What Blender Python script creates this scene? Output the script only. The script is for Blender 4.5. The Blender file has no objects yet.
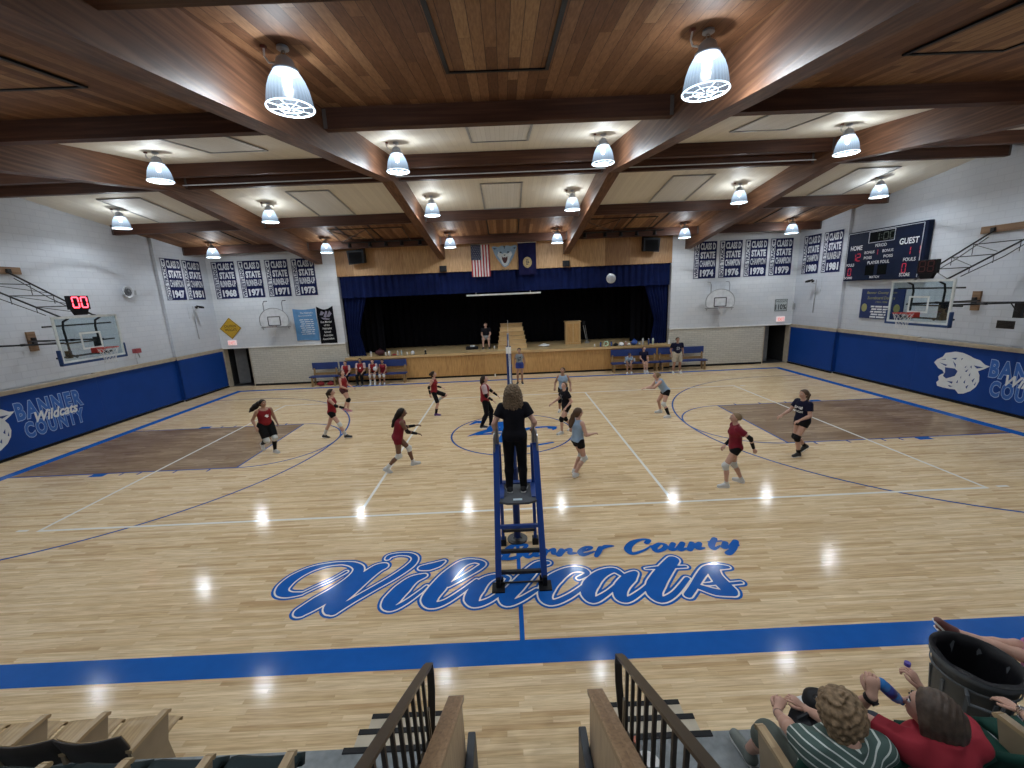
import bpy, bmesh, math, random
import numpy as np
from mathutils import Vector, Matrix
random.seed(7)
PI = math.pi
scene = bpy.context.scene
C = scene.collection

# ---------------------------------------------------------------- camera, world, exposure
def make_camera():
    F, cx, cy, cz, pitch, yaw, roll = 415.97, -0.0199, -11.8932, 4.0662, 0.214343, 0.0061813, -0.0426568
    f = Vector((math.sin(yaw)*math.cos(pitch), math.cos(yaw)*math.cos(pitch), -math.sin(pitch)))
    r = Vector((math.cos(yaw), -math.sin(yaw), 0)); u = r.cross(f)
    r2 = r*math.cos(roll)+u*math.sin(roll); u2 = -r*math.sin(roll)+u*math.cos(roll)
    cd = bpy.data.cameras.new('camera'); cam = bpy.data.objects.new('camera', cd); C.objects.link(cam)
    m = Matrix.Identity(4)
    for i in range(3):
        m[i][0] = r2[i]; m[i][1] = u2[i]; m[i][2] = -f[i]; m[i][3] = (cx, cy, cz)[i]
    cam.matrix_world = m
    cd.sensor_fit = 'HORIZONTAL'; cd.sensor_width = 36; cd.lens = 36*F/1024; cd.clip_start = 0.05
    scene.camera = cam
make_camera()
w = bpy.data.worlds.new('world'); scene.world = w; w.use_nodes = True
w.node_tree.nodes['Background'].inputs[0].default_value = (0.55, 0.62, 0.75, 1)
w.node_tree.nodes['Background'].inputs[1].default_value = 0.02
scene.view_settings.view_transform = 'Standard'; scene.view_settings.look = 'None'
scene.view_settings.gamma = 1; scene.view_settings.use_curve_mapping = False
scene.view_settings.exposure = 0.33
scene.cycles.use_denoising = True
scene.cycles.max_bounces = 8; scene.cycles.diffuse_bounces = 4; scene.cycles.transparent_max_bounces = 12
scene.cycles.sample_clamp_indirect = 6
LAMP_W = 370.0
LAMP_COL = (0.86, 0.94, 1.0)

# ---------------------------------------------------------------- materials
MATS = {}
class NT:
    def __init__(s, name):
        s.m = bpy.data.materials.new(name); s.m.use_nodes = True; s.t = s.m.node_tree; s.n = s.t.nodes; s.b = s.n['Principled BSDF']
    def node(s, ty, **kw):
        x = s.n.new(ty)
        for k, v in kw.items(): setattr(x, k, v)
        return x
    def link(s, a, b): s.t.links.new(a, b)
    def math(s, op, a, b=None, c=None):
        x = s.node('ShaderNodeMath', operation=op)
        for i, v in enumerate((a, b, c)):
            if v is None: continue
            if isinstance(v, (int, float)): x.inputs[i].default_value = v
            else: s.link(v, x.inputs[i])
        return x.outputs[0]
    def mixc(s, fac, a, b, mode='MIX'):
        x = s.node('ShaderNodeMix', data_type='RGBA', blend_type=mode)
        for i, v in ((0, fac), (6, a), (7, b)):
            if isinstance(v, (int, float)): x.inputs[i].default_value = v
            elif isinstance(v, tuple): x.inputs[i].default_value = (*v, 1)
            else: s.link(v, x.inputs[i])
        return x.outputs[2]
    def ramp(s, fac, stops):
        x = s.node('ShaderNodeValToRGB'); e = x.color_ramp.elements
        while len(e) < len(stops): e.new(0.5)
        for k, (p, c) in enumerate(stops): e[k].position = p; e[k].color = (*c, 1)
        s.link(fac, x.inputs[0]); return x.outputs[0]
    def noise(s, vec, scale, detail=3, dim='3D'):
        x = s.node('ShaderNodeTexNoise'); x.inputs['Scale'].default_value = scale; x.inputs['Detail'].default_value = detail
        s.link(vec, x.inputs['Vector']); return x.outputs['Fac']
    def coords(s, scale=(1, 1, 1)):
        tc = s.node('ShaderNodeTexCoord'); mp = s.node('ShaderNodeMapping'); mp.inputs['Scale'].default_value = scale
        s.link(tc.outputs['Object'], mp.inputs['Vector']); return mp.outputs[0]
    def bump(s, h, strength=0.2, dist=0.01):
        x = s.node('ShaderNodeBump'); x.inputs['Strength'].default_value = strength; x.inputs['Distance'].default_value = dist
        s.link(h, x.inputs['Height']); s.link(x.outputs[0], s.b.inputs['Normal'])
def mat(name, col, rough=0.6, metal=0.0, emit=None, es=0.0, var=0.12, vscale=6.0, spec=0.5, coat=0.0, trans=0.0, alpha=1.0):
    """plain procedural material: base colour broken up by a soft noise"""
    if name in MATS: return MATS[name]
    t = NT(name); v = t.coords()
    n = t.noise(v, vscale, 3)
    lo = tuple(c*(1-var) for c in col); hi = tuple(min(1, c*(1+var)) for c in col)
    t.link(t.ramp(n, [(0.3, lo), (0.7, hi)]), t.b.inputs['Base Color'])
    t.b.inputs['Roughness'].default_value = rough; t.b.inputs['Metallic'].default_value = metal
    t.b.inputs['Specular IOR Level'].default_value = spec; t.b.inputs['Coat Weight'].default_value = coat
    t.b.inputs['Transmission Weight'].default_value = trans; t.b.inputs['Alpha'].default_value = alpha
    if emit: t.b.inputs['Emission Color'].default_value = (*emit, 1); t.b.inputs['Emission Strength'].default_value = es
    MATS[name] = t.m; return t.m
def planks(name, stops, width, length, along='x', rough=0.3, grain=0.25, gap=0.0, gapcol=(0.05, 0.03, 0.02), coat=0.0, bump=0.0, blotch=0.0, blotchcol=(0.2, 0.15, 0.1), spec=0.5):
    t = NT(name); tc = t.coords(); sp = t.node('ShaderNodeSeparateXYZ'); t.link(tc, sp.inputs[0])
    a, b = {'x': (0, 1), 'y': (1, 0), 'z': (2, 0)}[along]
    A, Bc = sp.outputs[a], sp.outputs[b]
    r_ = t.math('DIVIDE', Bc, width); row = t.math('FLOOR', r_); fr = t.math('FRACT', r_)
    wn = t.node('ShaderNodeTexWhiteNoise', noise_dimensions='1D'); t.link(row, wn.inputs['W'])
    c_ = t.math('ADD', t.math('DIVIDE', A, length), t.math('MULTIPLY', wn.outputs['Value'], 7.0))
    colm = t.math('FLOOR', c_); fc = t.math('FRACT', c_)
    cb = t.node('ShaderNodeCombineXYZ'); t.link(row, cb.inputs[0]); t.link(colm, cb.inputs[1])
    w2 = t.node('ShaderNodeTexWhiteNoise', noise_dimensions='3D'); t.link(cb.outputs[0], w2.inputs['Vector'])
    base = t.ramp(w2.outputs['Value'], stops)
    g = t.node('ShaderNodeMapping'); sc = [22, 22, 22]; sc[a] = 1.3; g.inputs['Scale'].default_value = sc
    add = t.node('ShaderNodeVectorMath', operation='ADD'); t.link(tc, add.inputs[0]); t.link(w2.outputs['Color'], add.inputs[1]); t.link(add.outputs[0], g.inputs[0])
    n = t.noise(g.outputs[0], 2.2, 5)
    dark = t.mixc(t.math('MULTIPLY', t.ramp(n, [(0.35, (0, 0, 0)), (0.75, (1, 1, 1))]), grain), base, t.mixc(1.0, base, (0.45, 0.36, 0.3), 'MULTIPLY'))
    out = dark
    if blotch:
        bn = t.noise(t.coords((0.35, 1.2, 1)), 1.1, 6)
        out = t.mixc(t.math('MULTIPLY', t.ramp(bn, [(0.42, (0, 0, 0)), (0.62, (1, 1, 1))]), blotch), out, blotchcol)
    if gap:
        gg = t.math('MAXIMUM', t.math('LESS_THAN', fr, gap), t.math('LESS_THAN', fc, gap*width/length*0.6))
        out = t.mixc(t.math('MULTIPLY', gg, 0.8), out, gapcol)
        if bump: t.bump(t.math('SUBTRACT', 1.0, gg), bump, 0.004)
    t.link(out, t.b.inputs['Base Color']); t.b.inputs['Roughness'].default_value = rough; t.b.inputs['Coat Weight'].default_value = coat
    t.b.inputs['Coat Roughness'].default_value = 0.08; t.b.inputs['Specular IOR Level'].default_value = spec
    MATS[name] = t.m; return t.m
def brick(name, c1, c2, mortar, bw, bh, axis, bump=0.3, rough=0.7, msize=0.012, offset=0.5):
    t = NT(name); tc = t.coords(); sp = t.node('ShaderNodeSeparateXYZ'); t.link(tc, sp.inputs[0])
    cb = t.node('ShaderNodeCombineXYZ'); t.link(sp.outputs['XYZ'.index(axis)], cb.inputs[0]); t.link(sp.outputs[2], cb.inputs[1])
    x = t.node('ShaderNodeTexBrick'); t.link(cb.outputs[0], x.inputs['Vector']); x.offset = offset
    x.inputs['Scale'].default_value = 1; x.inputs['Brick Width'].default_value = bw; x.inputs['Row Height'].default_value = bh
    x.inputs['Mortar Size'].default_value = msize; x.inputs['Color1'].default_value = (*c1, 1); x.inputs['Color2'].default_value = (*c2, 1); x.inputs['Mortar'].default_value = (*mortar, 1)
    n = t.noise(tc, 0.8, 5); soft = t.mixc(t.math('MULTIPLY', t.ramp(n, [(0.35, (0, 0, 0)), (0.7, (1, 1, 1))]), 0.35), x.outputs['Color'], t.mixc(1.0, x.outputs['Color'], (0.82, 0.83, 0.85), 'MULTIPLY'))
    t.link(soft, t.b.inputs['Base Color']); t.b.inputs['Roughness'].default_value = rough
    n2 = t.noise(tc, 30, 4)
    t.bump(t.math('ADD', t.math('MULTIPLY', t.math('SUBTRACT', 1.0, x.outputs['Fac']), 1.0), t.math('MULTIPLY', n2, 0.4)), bump, 0.01)
    MATS[name] = t.m; return t.m
MAPLE = [(0.0, (0.57, 0.395, 0.215)), (0.12, (0.67, 0.495, 0.29)), (0.5, (0.75, 0.58, 0.36)), (0.85, (0.80, 0.64, 0.42)), (1.0, (0.64, 0.465, 0.27))]
M_FLOOR = planks('maple_floor', MAPLE, 0.057, 0.95, 'x', rough=0.13, grain=0.58, coat=0.0, spec=0.10, gap=0.02, gapcol=(0.25, 0.16, 0.09))
M_KEY = planks('stained_key', [(0.0, (0.24, 0.155, 0.085)), (0.5, (0.34, 0.235, 0.14)), (1, (0.41, 0.295, 0.185))], 0.057, 0.55, 'x', rough=0.19, grain=0.7, blotch=0.75, blotchcol=(0.19, 0.115, 0.062), spec=.15)
M_ROOF = planks('roof_boards', [(0.0, (0.11, 0.046, 0.021)), (0.3, (0.17, 0.078, 0.036)), (0.7, (0.235, 0.118, 0.057)), (1.0, (0.31, 0.175, 0.09))], 0.14, 2.6, 'y', rough=0.6, spec=0.25, grain=0.7, gap=0.05, gapcol=(0.03, 0.012, 0.006), bump=0.5)
M_HATCHW = planks('hatch_boards', [(0.0, (0.14, 0.06, 0.025)), (0.5, (0.26, 0.135, 0.06)), (1.0, (0.36, 0.21, 0.10))], 0.14, 3, 'y', rough=0.6, spec=0.25, grain=0.7, gap=0.06, gapcol=(0.03, 0.012, 0.006), bump=0.5)
M_WCEIL = planks('painted_boards', [(0.0, (0.66, 0.61, 0.52)), (1.0, (0.72, 0.67, 0.57))], 0.14, 3.0, 'y', rough=0.6, grain=0.05, gap=0.05, gapcol=(0.55, 0.50, 0.42), bump=0.3)
M_WHATCH = planks('painted_hatch', [(0.0, (0.64, 0.63, 0.60)), (1.0, (0.70, 0.69, 0.66))], 0.1, 3.0, 'y', rough=0.6, grain=0.05, gap=0.05, gapcol=(0.42, 0.40, 0.37), bump=0.3)
def beam_mat(name, along, c0, c1, c2):
    t = NT(name); sc = [14, 14, 14]; sc['xyz'.index(along)] = 0.5
    n = t.noise(t.coords(tuple(sc)), 1.6, 7); big = t.noise(t.coords((0.5, 0.5, 2)), 1.0, 2)
    col = t.ramp(n, [(0.25, c0), (0.5, c1), (0.75, c2)])
    col = t.mixc(t.math('MULTIPLY', big, 0.5), col, t.mixc(1.0, col, (0.5, 0.42, 0.4), 'MULTIPLY'))
    t.link(col, t.b.inputs['Base Color']); t.b.inputs['Roughness'].default_value = 0.5; t.b.inputs['Specular IOR Level'].default_value = .28; t.bump(n, 0.25, 0.01)
    MATS[name] = t.m; return t.m
M_BEAM = beam_mat('glulam_beam', 'y', (0.07, 0.031, 0.017), (0.135, 0.062, 0.033), (0.24, 0.122, 0.066))
M_PURL = beam_mat('dark_purlin', 'x', (0.045, 0.018, 0.011), (0.075, 0.030, 0.017), (0.12, 0.052, 0.029))
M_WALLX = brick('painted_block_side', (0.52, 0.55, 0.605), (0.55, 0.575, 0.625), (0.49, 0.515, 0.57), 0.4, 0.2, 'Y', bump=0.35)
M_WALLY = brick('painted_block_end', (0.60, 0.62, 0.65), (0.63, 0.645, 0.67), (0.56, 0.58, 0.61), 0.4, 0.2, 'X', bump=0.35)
M_GLAZED = brick('glazed_cream_brick', (0.50, 0.47, 0.40), (0.56, 0.53, 0.455), (0.36, 0.34, 0.30), 0.3, 0.1, 'X', bump=0.3, rough=0.35, msize=0.008)
M_TAN = mat('tan_ledge', (0.42, 0.36, 0.28), 0.6)
M_BLUEPAINT = mat('floor_blue_paint', (0.014, 0.105, 0.40), 0.13, var=0.05, spec=0.08)
M_WHITEPAINT = mat('floor_white_paint', (0.78, 0.77, 0.72), 0.12, var=0.03)
M_NAVYLINE = mat('floor_line_navy', (0.03, 0.09, 0.30), 0.2, var=0.05)
M_PAD = mat('blue_vinyl_pad', (0.006, 0.045, 0.235), 0.5, var=0.06, vscale=1.5, spec=0.2)
M_PADLINE = mat('pale_blue_print', (0.30, 0.42, 0.66), 0.5, var=0.04)
M_PADBLUE = mat('mid_blue_print', (0.022, 0.115, 0.42), 0.45, var=0.04)
M_PRINTW = mat('white_print', (0.66, 0.68, 0.70), 0.5, var=0.04)
M_BLACK = mat('black_rubber', (0.010, 0.010, 0.012), 0.5, spec=0.2)
M_BLACKMETAL = mat('black_metal', (0.02, 0.02, 0.022), 0.35, metal=0.3)
M_RAIL = mat('bronze_rail', (0.035, 0.026, 0.020), 0.33, metal=0.2)
M_STEEL = mat('grey_steel', (0.35, 0.36, 0.37), 0.35, metal=0.8)
M_GREY = mat('grey_paint', (0.30, 0.31, 0.32), 0.5)
M_WHITE = mat('white_plastic', (0.75, 0.75, 0.74), 0.4, var=0.04)
M_NAVY = mat('navy_cloth', (0.009, 0.014, 0.065), 0.8, var=0.1)
M_BANNERB = mat('banner_navy', (0.004, 0.008, 0.055), 0.7, var=0.06, spec=0.15)
M_OAK = planks('oak_panel', [(0.0, (0.43, 0.235, 0.08)), (0.5, (0.51, 0.29, 0.105)), (1.0, (0.57, 0.34, 0.13))], 1.2, 9.0, 'z', rough=0.4, grain=0.8)
M_PLY = planks('fir_plywood', [(0.0, (0.34, 0.18, 0.07)), (0.5, (0.50, 0.29, 0.125)), (1.0, (0.60, 0.38, 0.18))], 1.22, 9.0, 'z', rough=0.5, grain=0.9)
M_STAGE = planks('stage_boards', [(0.0, (0.52, 0.37, 0.18)), (1.0, (0.64, 0.47, 0.25))], 0.08, 1.2, 'x', rough=0.35, grain=0.5)
M_PINE = planks('pine_step', [(0.0, (0.52, 0.34, 0.15)), (1.0, (0.66, 0.46, 0.23))], 0.15, 2.0, 'x', rough=0.45, grain=0.5)
M_CONC = mat('grey_concrete', (0.22, 0.24, 0.25), 0.75, var=0.2, vscale=14)
M_VELVET = mat('black_drape', (0.004, 0.004, 0.006), 0.95, spec=0.1)
M_CURT = mat('blue_velvet', (0.004, 0.009, 0.05), 0.8, var=0.15, vscale=3, spec=0.1)
M_CHROME = mat('bright_metal', (0.6, 0.6, 0.62), 0.2, metal=1.0)
M_RED = mat('red_rim', (0.42, 0.03, 0.02), 0.45)
M_NET = mat('white_net', (0.6, 0.6, 0.6), 0.7)

# ---------------------------------------------------------------- mesh builder
class MB:
    def __init__(s): s.v = []; s.f = []; s.mi = []; s.cur = 0
    def add(s, vs, fs):
        o = len(s.v); s.v += [tuple(map(float, p)) for p in vs]; s.f += [tuple(i+o for i in f) for f in fs]; s.mi += [s.cur]*len(fs); return s
    def box(s, x0, x1, y0, y1, z0, z1):
        return s.add([(x0,y0,z0),(x1,y0,z0),(x1,y1,z0),(x0,y1,z0),(x0,y0,z1),(x1,y0,z1),(x1,y1,z1),(x0,y1,z1)],
                     [(0,3,2,1),(4,5,6,7),(0,1,5,4),(1,2,6,5),(2,3,7,6),(3,0,4,7)])
    def bbox(s, x0, x1, y0, y1, z0, z1, b=0.01):
        """box with chamfered edges"""
        bm = bmesh.new(); bmesh.ops.create_cube(bm, size=1)
        for v in bm.verts: v.co = Vector(((x0+x1)/2+v.co.x*(x1-x0), (y0+y1)/2+v.co.y*(y1-y0), (z0+z1)/2+v.co.z*(z1-z0)))
        bmesh.ops.bevel(bm, geom=bm.edges[:], offset=b, segments=2, affect='EDGES', profile=0.6)
        return s.addbm(bm)
    def addbm(s, bm, M=None):
        bm.verts.ensure_lookup_table(); bm.verts.index_update()
        s.add([(M @ v.co) if M else v.co for v in bm.verts], [tuple(v.index for v in f.verts) for f in bm.faces]); bm.free(); return s
    def tube(s, pts, r, n=8, caps=True, closed=False):
        pts = [Vector(p) for p in pts]; rs = r if isinstance(r, (list, tuple)) else [r]*len(pts); rings = []; up = None
        for i, p in enumerate(pts):
            a = pts[i-1] if (i > 0 or closed) else p; b = pts[(i+1) % len(pts)] if (i < len(pts)-1 or closed) else p
            t = (b-a)
            t = t.normalized() if t.length > 1e-9 else Vector((0, 0, 1))
            if up is None: up = t.orthogonal().normalized()
            up = (up - t*up.dot(t)); up = up.normalized() if up.length > 1e-6 else t.orthogonal().normalized()
            q = t.cross(up); rings.append([p+up*(rs[i]*math.cos(2*PI*k/n))+q*(rs[i]*math.sin(2*PI*k/n)) for k in range(n)])
        vs = [v for R in rings for v in R]; fs = []
        L = len(rings)
        for i in range(L if closed else L-1):
            j = (i+1) % L
            for k in range(n): fs.append((i*n+k, i*n+(k+1) % n, j*n+(k+1) % n, j*n+k))
        if caps and not closed: fs += [tuple(range(n))[::-1], tuple((L-1)*n+k for k in range(n))]
        return s.add(vs, fs)
    def bar(s, a, b, wx, wz, up=(0, 0, 1)):
        a = Vector(a); b = Vector(b); t = (b-a).normalized(); u = Vector(up); q = t.cross(u)
        if q.length < 1e-4: q = t.orthogonal()
        q.normalize(); u = q.cross(t).normalized(); vs = []
        for p in (a, b):
            for i, j in ((-1,-1),(1,-1),(1,1),(-1,1)): vs.append(p+q*(i*wx/2)+u*(j*wz/2))
        return s.add(vs, [(0,3,2,1),(4,5,6,7),(0,1,5,4),(1,2,6,5),(2,3,7,6),(3,0,4,7)])
    def lathe(s, prof, c=(0, 0, 0), n=24, axis='z', cap=False):
        vs = []; fs = []
        for r, z in prof:
            for k in range(n):
                a = 2*PI*k/n; p = (r*math.cos(a), r*math.sin(a), z)
                if axis == 'x': p = (p[2], p[0], p[1])
                if axis == 'y': p = (p[0], p[2], p[1])
                vs.append((p[0]+c[0], p[1]+c[1], p[2]+c[2]))
        for i in range(len(prof)-1):
            for k in range(n): fs.append((i*n+k, i*n+(k+1) % n, (i+1)*n+(k+1) % n, (i+1)*n+k))
        if cap: fs += [tuple(range(n))[::-1], tuple((len(prof)-1)*n+k for k in range(n))]
        return s.add(vs, fs)
    def sphere(s, c, r, n=10, sc=(1, 1, 1)):
        vs = []; fs = []; m = n//2
        for i in range(m+1):
            t = PI*i/m
            for k in range(n):
                a = 2*PI*k/n; vs.append((c[0]+r*sc[0]*math.sin(t)*math.cos(a), c[1]+r*sc[1]*math.sin(t)*math.sin(a), c[2]+r*sc[2]*math.cos(t)))
        for i in range(m):
            for k in range(n): fs.append((i*n+k, (i+1)*n+k, (i+1)*n+(k+1) % n, i*n+(k+1) % n))
        return s.add(vs, fs)
    def prism(s, poly, fn, d0, d1):
        """polygon poly (2D) mapped by fn(u, v, d) and given thickness d0..d1"""
        n = len(poly); vs = [fn(u, v, d0) for u, v in poly]+[fn(u, v, d1) for u, v in poly]
        return s.add(vs, [tuple(range(n))[::-1], tuple(range(n, 2*n))]+[(i, (i+1) % n, n+(i+1) % n, n+i) for i in range(n)])
    def build(s, name, m, parent=None, smooth=False, loc=None):
        me = bpy.data.meshes.new(name); me.from_pydata(s.v, [], s.f); me.update()
        for x in (m if isinstance(m, (list, tuple)) else [m]): me.materials.append(x)
        if max(s.mi or [0]) > 0: me.polygons.foreach_set('material_index', s.mi)
        if smooth: me.polygons.foreach_set('use_smooth', [True]*len(me.polygons)); me.update()
        bm = bmesh.new(); bm.from_mesh(me); bmesh.ops.recalc_face_normals(bm, faces=bm.faces[:]); bm.to_mesh(me); bm.free()
        o = bpy.data.objects.new(name, me); C.objects.link(o)
        if parent: o.parent = parent
        if loc: o.location = loc
        return o
def tag(o, label, cat, group=None, kind=None):
    o['label'] = label; o['category'] = cat
    if group: o['group'] = group
    if kind: o['kind'] = kind
    return o
def struct(o): o['kind'] = 'structure'; return o
def thing(name, label, cat, loc=(0, 0, 0), rz=0.0, group=None):
    o = bpy.data.objects.new(name, None); C.objects.link(o); o.location = loc; o.rotation_euler = (0, 0, rz); o.empty_display_size = 0.1
    return tag(o, label, cat, group)
def dup(root, loc=None, rz=None, label=None, group=None):
    def cp(o, par):
        c = o.copy(); C.objects.link(c)
        if par: c.parent = par
        for ch in o.children: cp(ch, c)
        return c
    r = cp(root, None)
    if loc is not None: r.location = loc
    if rz is not None: r.rotation_euler = (0, 0, rz)
    if label: r['label'] = label
    if group: r['group'] = group
    return r

# ---------------------------------------------------------------- lettering
_T = {}
def text2d(s, off=0.0, shear=0.0, spacing=1.0):
    """flat letters of s: verts scaled so that the plain text fills 0..1 x 0..1"""
    def raw(o):
        key = (s, o, shear, spacing)
        if key in _T: return _T[key]
        cu = bpy.data.curves.new('t', 'FONT'); cu.body = s; cu.resolution_u = 3; cu.offset = o; cu.shear = shear; cu.space_character = spacing
        ob = bpy.data.objects.new('t', cu); C.objects.link(ob); bpy.context.view_layer.update()
        me = bpy.data.meshes.new_from_object(ob.evaluated_get(bpy.context.evaluated_depsgraph_get()))
        vs = [(v.co.x, v.co.y) for v in me.vertices]; fs = [tuple(p.vertices) for p in me.polygons]
        bpy.data.objects.remove(ob); bpy.data.curves.remove(cu); bpy.data.meshes.remove(me)
        _T[key] = (vs, fs); return vs, fs
    v0, _ = raw(0.0); vs, fs = raw(off)
    x0 = min(v[0] for v in v0); x1 = max(v[0] for v in v0); y0 = min(v[1] for v in v0); y1 = max(v[1] for v in v0)
    return [((x-x0)/(x1-x0), (y-y0)/(y1-y0)) for x, y in vs], fs
def put_text(mb, s, O, U, V, w, h, off=0.0, shear=0.0, spacing=1.0):
    O = Vector(O); U = Vector(U); V = Vector(V); vs, fs = text2d(s, off, shear, spacing)
    mb.add([O+U*(x*w)+V*(y*h) for x, y in vs], fs); return mb
def stroke_field(strokes, scale, step=0.008):
    """2D distance field (numpy) to a set of strokes of varying half-width"""
    segs = []
    for pts in strokes:
        P = [Vector((x, y)) for x, y, _ in pts]; W = [w_*scale for _, _, w_ in pts]; Q = []; R = []
        for i in range(len(P)-1):
            p0 = P[max(i-1, 0)]; p1 = P[i]; p2 = P[i+1]; p3 = P[min(i+2, len(P)-1)]
            for k in range(6):
                t = k/6; Q.append(0.5*((2*p1)+(p2-p0)*t+(2*p0-5*p1+4*p2-p3)*t*t+(3*p1-p0-3*p2+p3)*t**3)); R.append(W[i]*(1-t)+W[i+1]*t)
        Q.append(P[-1]); R.append(W[-1]); segs += [(Q[i], Q[i+1], R[i], R[i+1]) for i in range(len(Q)-1)]
    m = max(max(a[2], a[3]) for a in segs)+.1
    x0 = min(min(a[0].x, a[1].x) for a in segs)-m; x1 = max(max(a[0].x, a[1].x) for a in segs)+m
    y0 = min(min(a[0].y, a[1].y) for a in segs)-m; y1 = max(max(a[0].y, a[1].y) for a in segs)+m
    X, Y = np.meshgrid(np.arange(x0, x1, step), np.arange(y0, y1, step), indexing='ij'); D = np.full(X.shape, 9.0)
    for a, b, ra, rb in segs:
        dx, dy = b.x-a.x, b.y-a.y; L = max(dx*dx+dy*dy, 1e-12); t = np.clip(((X-a.x)*dx+(Y-a.y)*dy)/L, 0, 1)
        D = np.minimum(D, np.hypot(X-a.x-t*dx, Y-a.y-t*dy)-(ra+t*(rb-ra)))
    return X, Y, D
def fill_field(field, level, fn, d):
    """one clean sheet covering the region where the field is below level"""
    X, Y, D = field; D = D-level; mb = MB(); idx = {}; vs = []; fs = []
    def vid(key, x, y):
        if key not in idx: idx[key] = len(vs); vs.append(fn(x, y, d))
        return idx[key]
    n, m = D.shape; inside = D < 0
    cnt = inside[:-1, :-1].astype(int)+inside[1:, :-1]+inside[1:, 1:]+inside[:-1, 1:]
    for i, j in zip(*np.nonzero(cnt)):
        cs = [(i, j), (i+1, j), (i+1, j+1), (i, j+1)]; poly = []
        for k in range(4):
            a, b = cs[k], cs[(k+1) % 4]; da, db = D[a], D[b]
            if da < 0: poly.append(vid(a, X[a], Y[a]))
            if (da < 0) != (db < 0):
                t = da/(da-db); key = (min(a, b), max(a, b)); poly.append(vid(key, X[a]+(X[b]-X[a])*t, Y[a]+(Y[b]-Y[a])*t))
        if len(poly) > 2: fs.append(tuple(poly))
    return mb.add(vs, fs)
def strip(mb, pts, hw, z):
    """painted floor line of half-width hw along pts"""
    P = [Vector(p) for p in pts]; L = []
    for i in range(len(P)):
        t = (P[min(i+1, len(P)-1)]-P[max(i-1, 0)]).normalized(); n = Vector((-t.y, t.x)); L.append((P[i]+n*hw, P[i]-n*hw))
    vs = [(a.x, a.y, z) for a, _ in L]+[(b.x, b.y, z) for _, b in L]; m = len(L)
    mb.add(vs, [(i, i+1, m+i+1, m+i) for i in range(m-1)])
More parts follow.
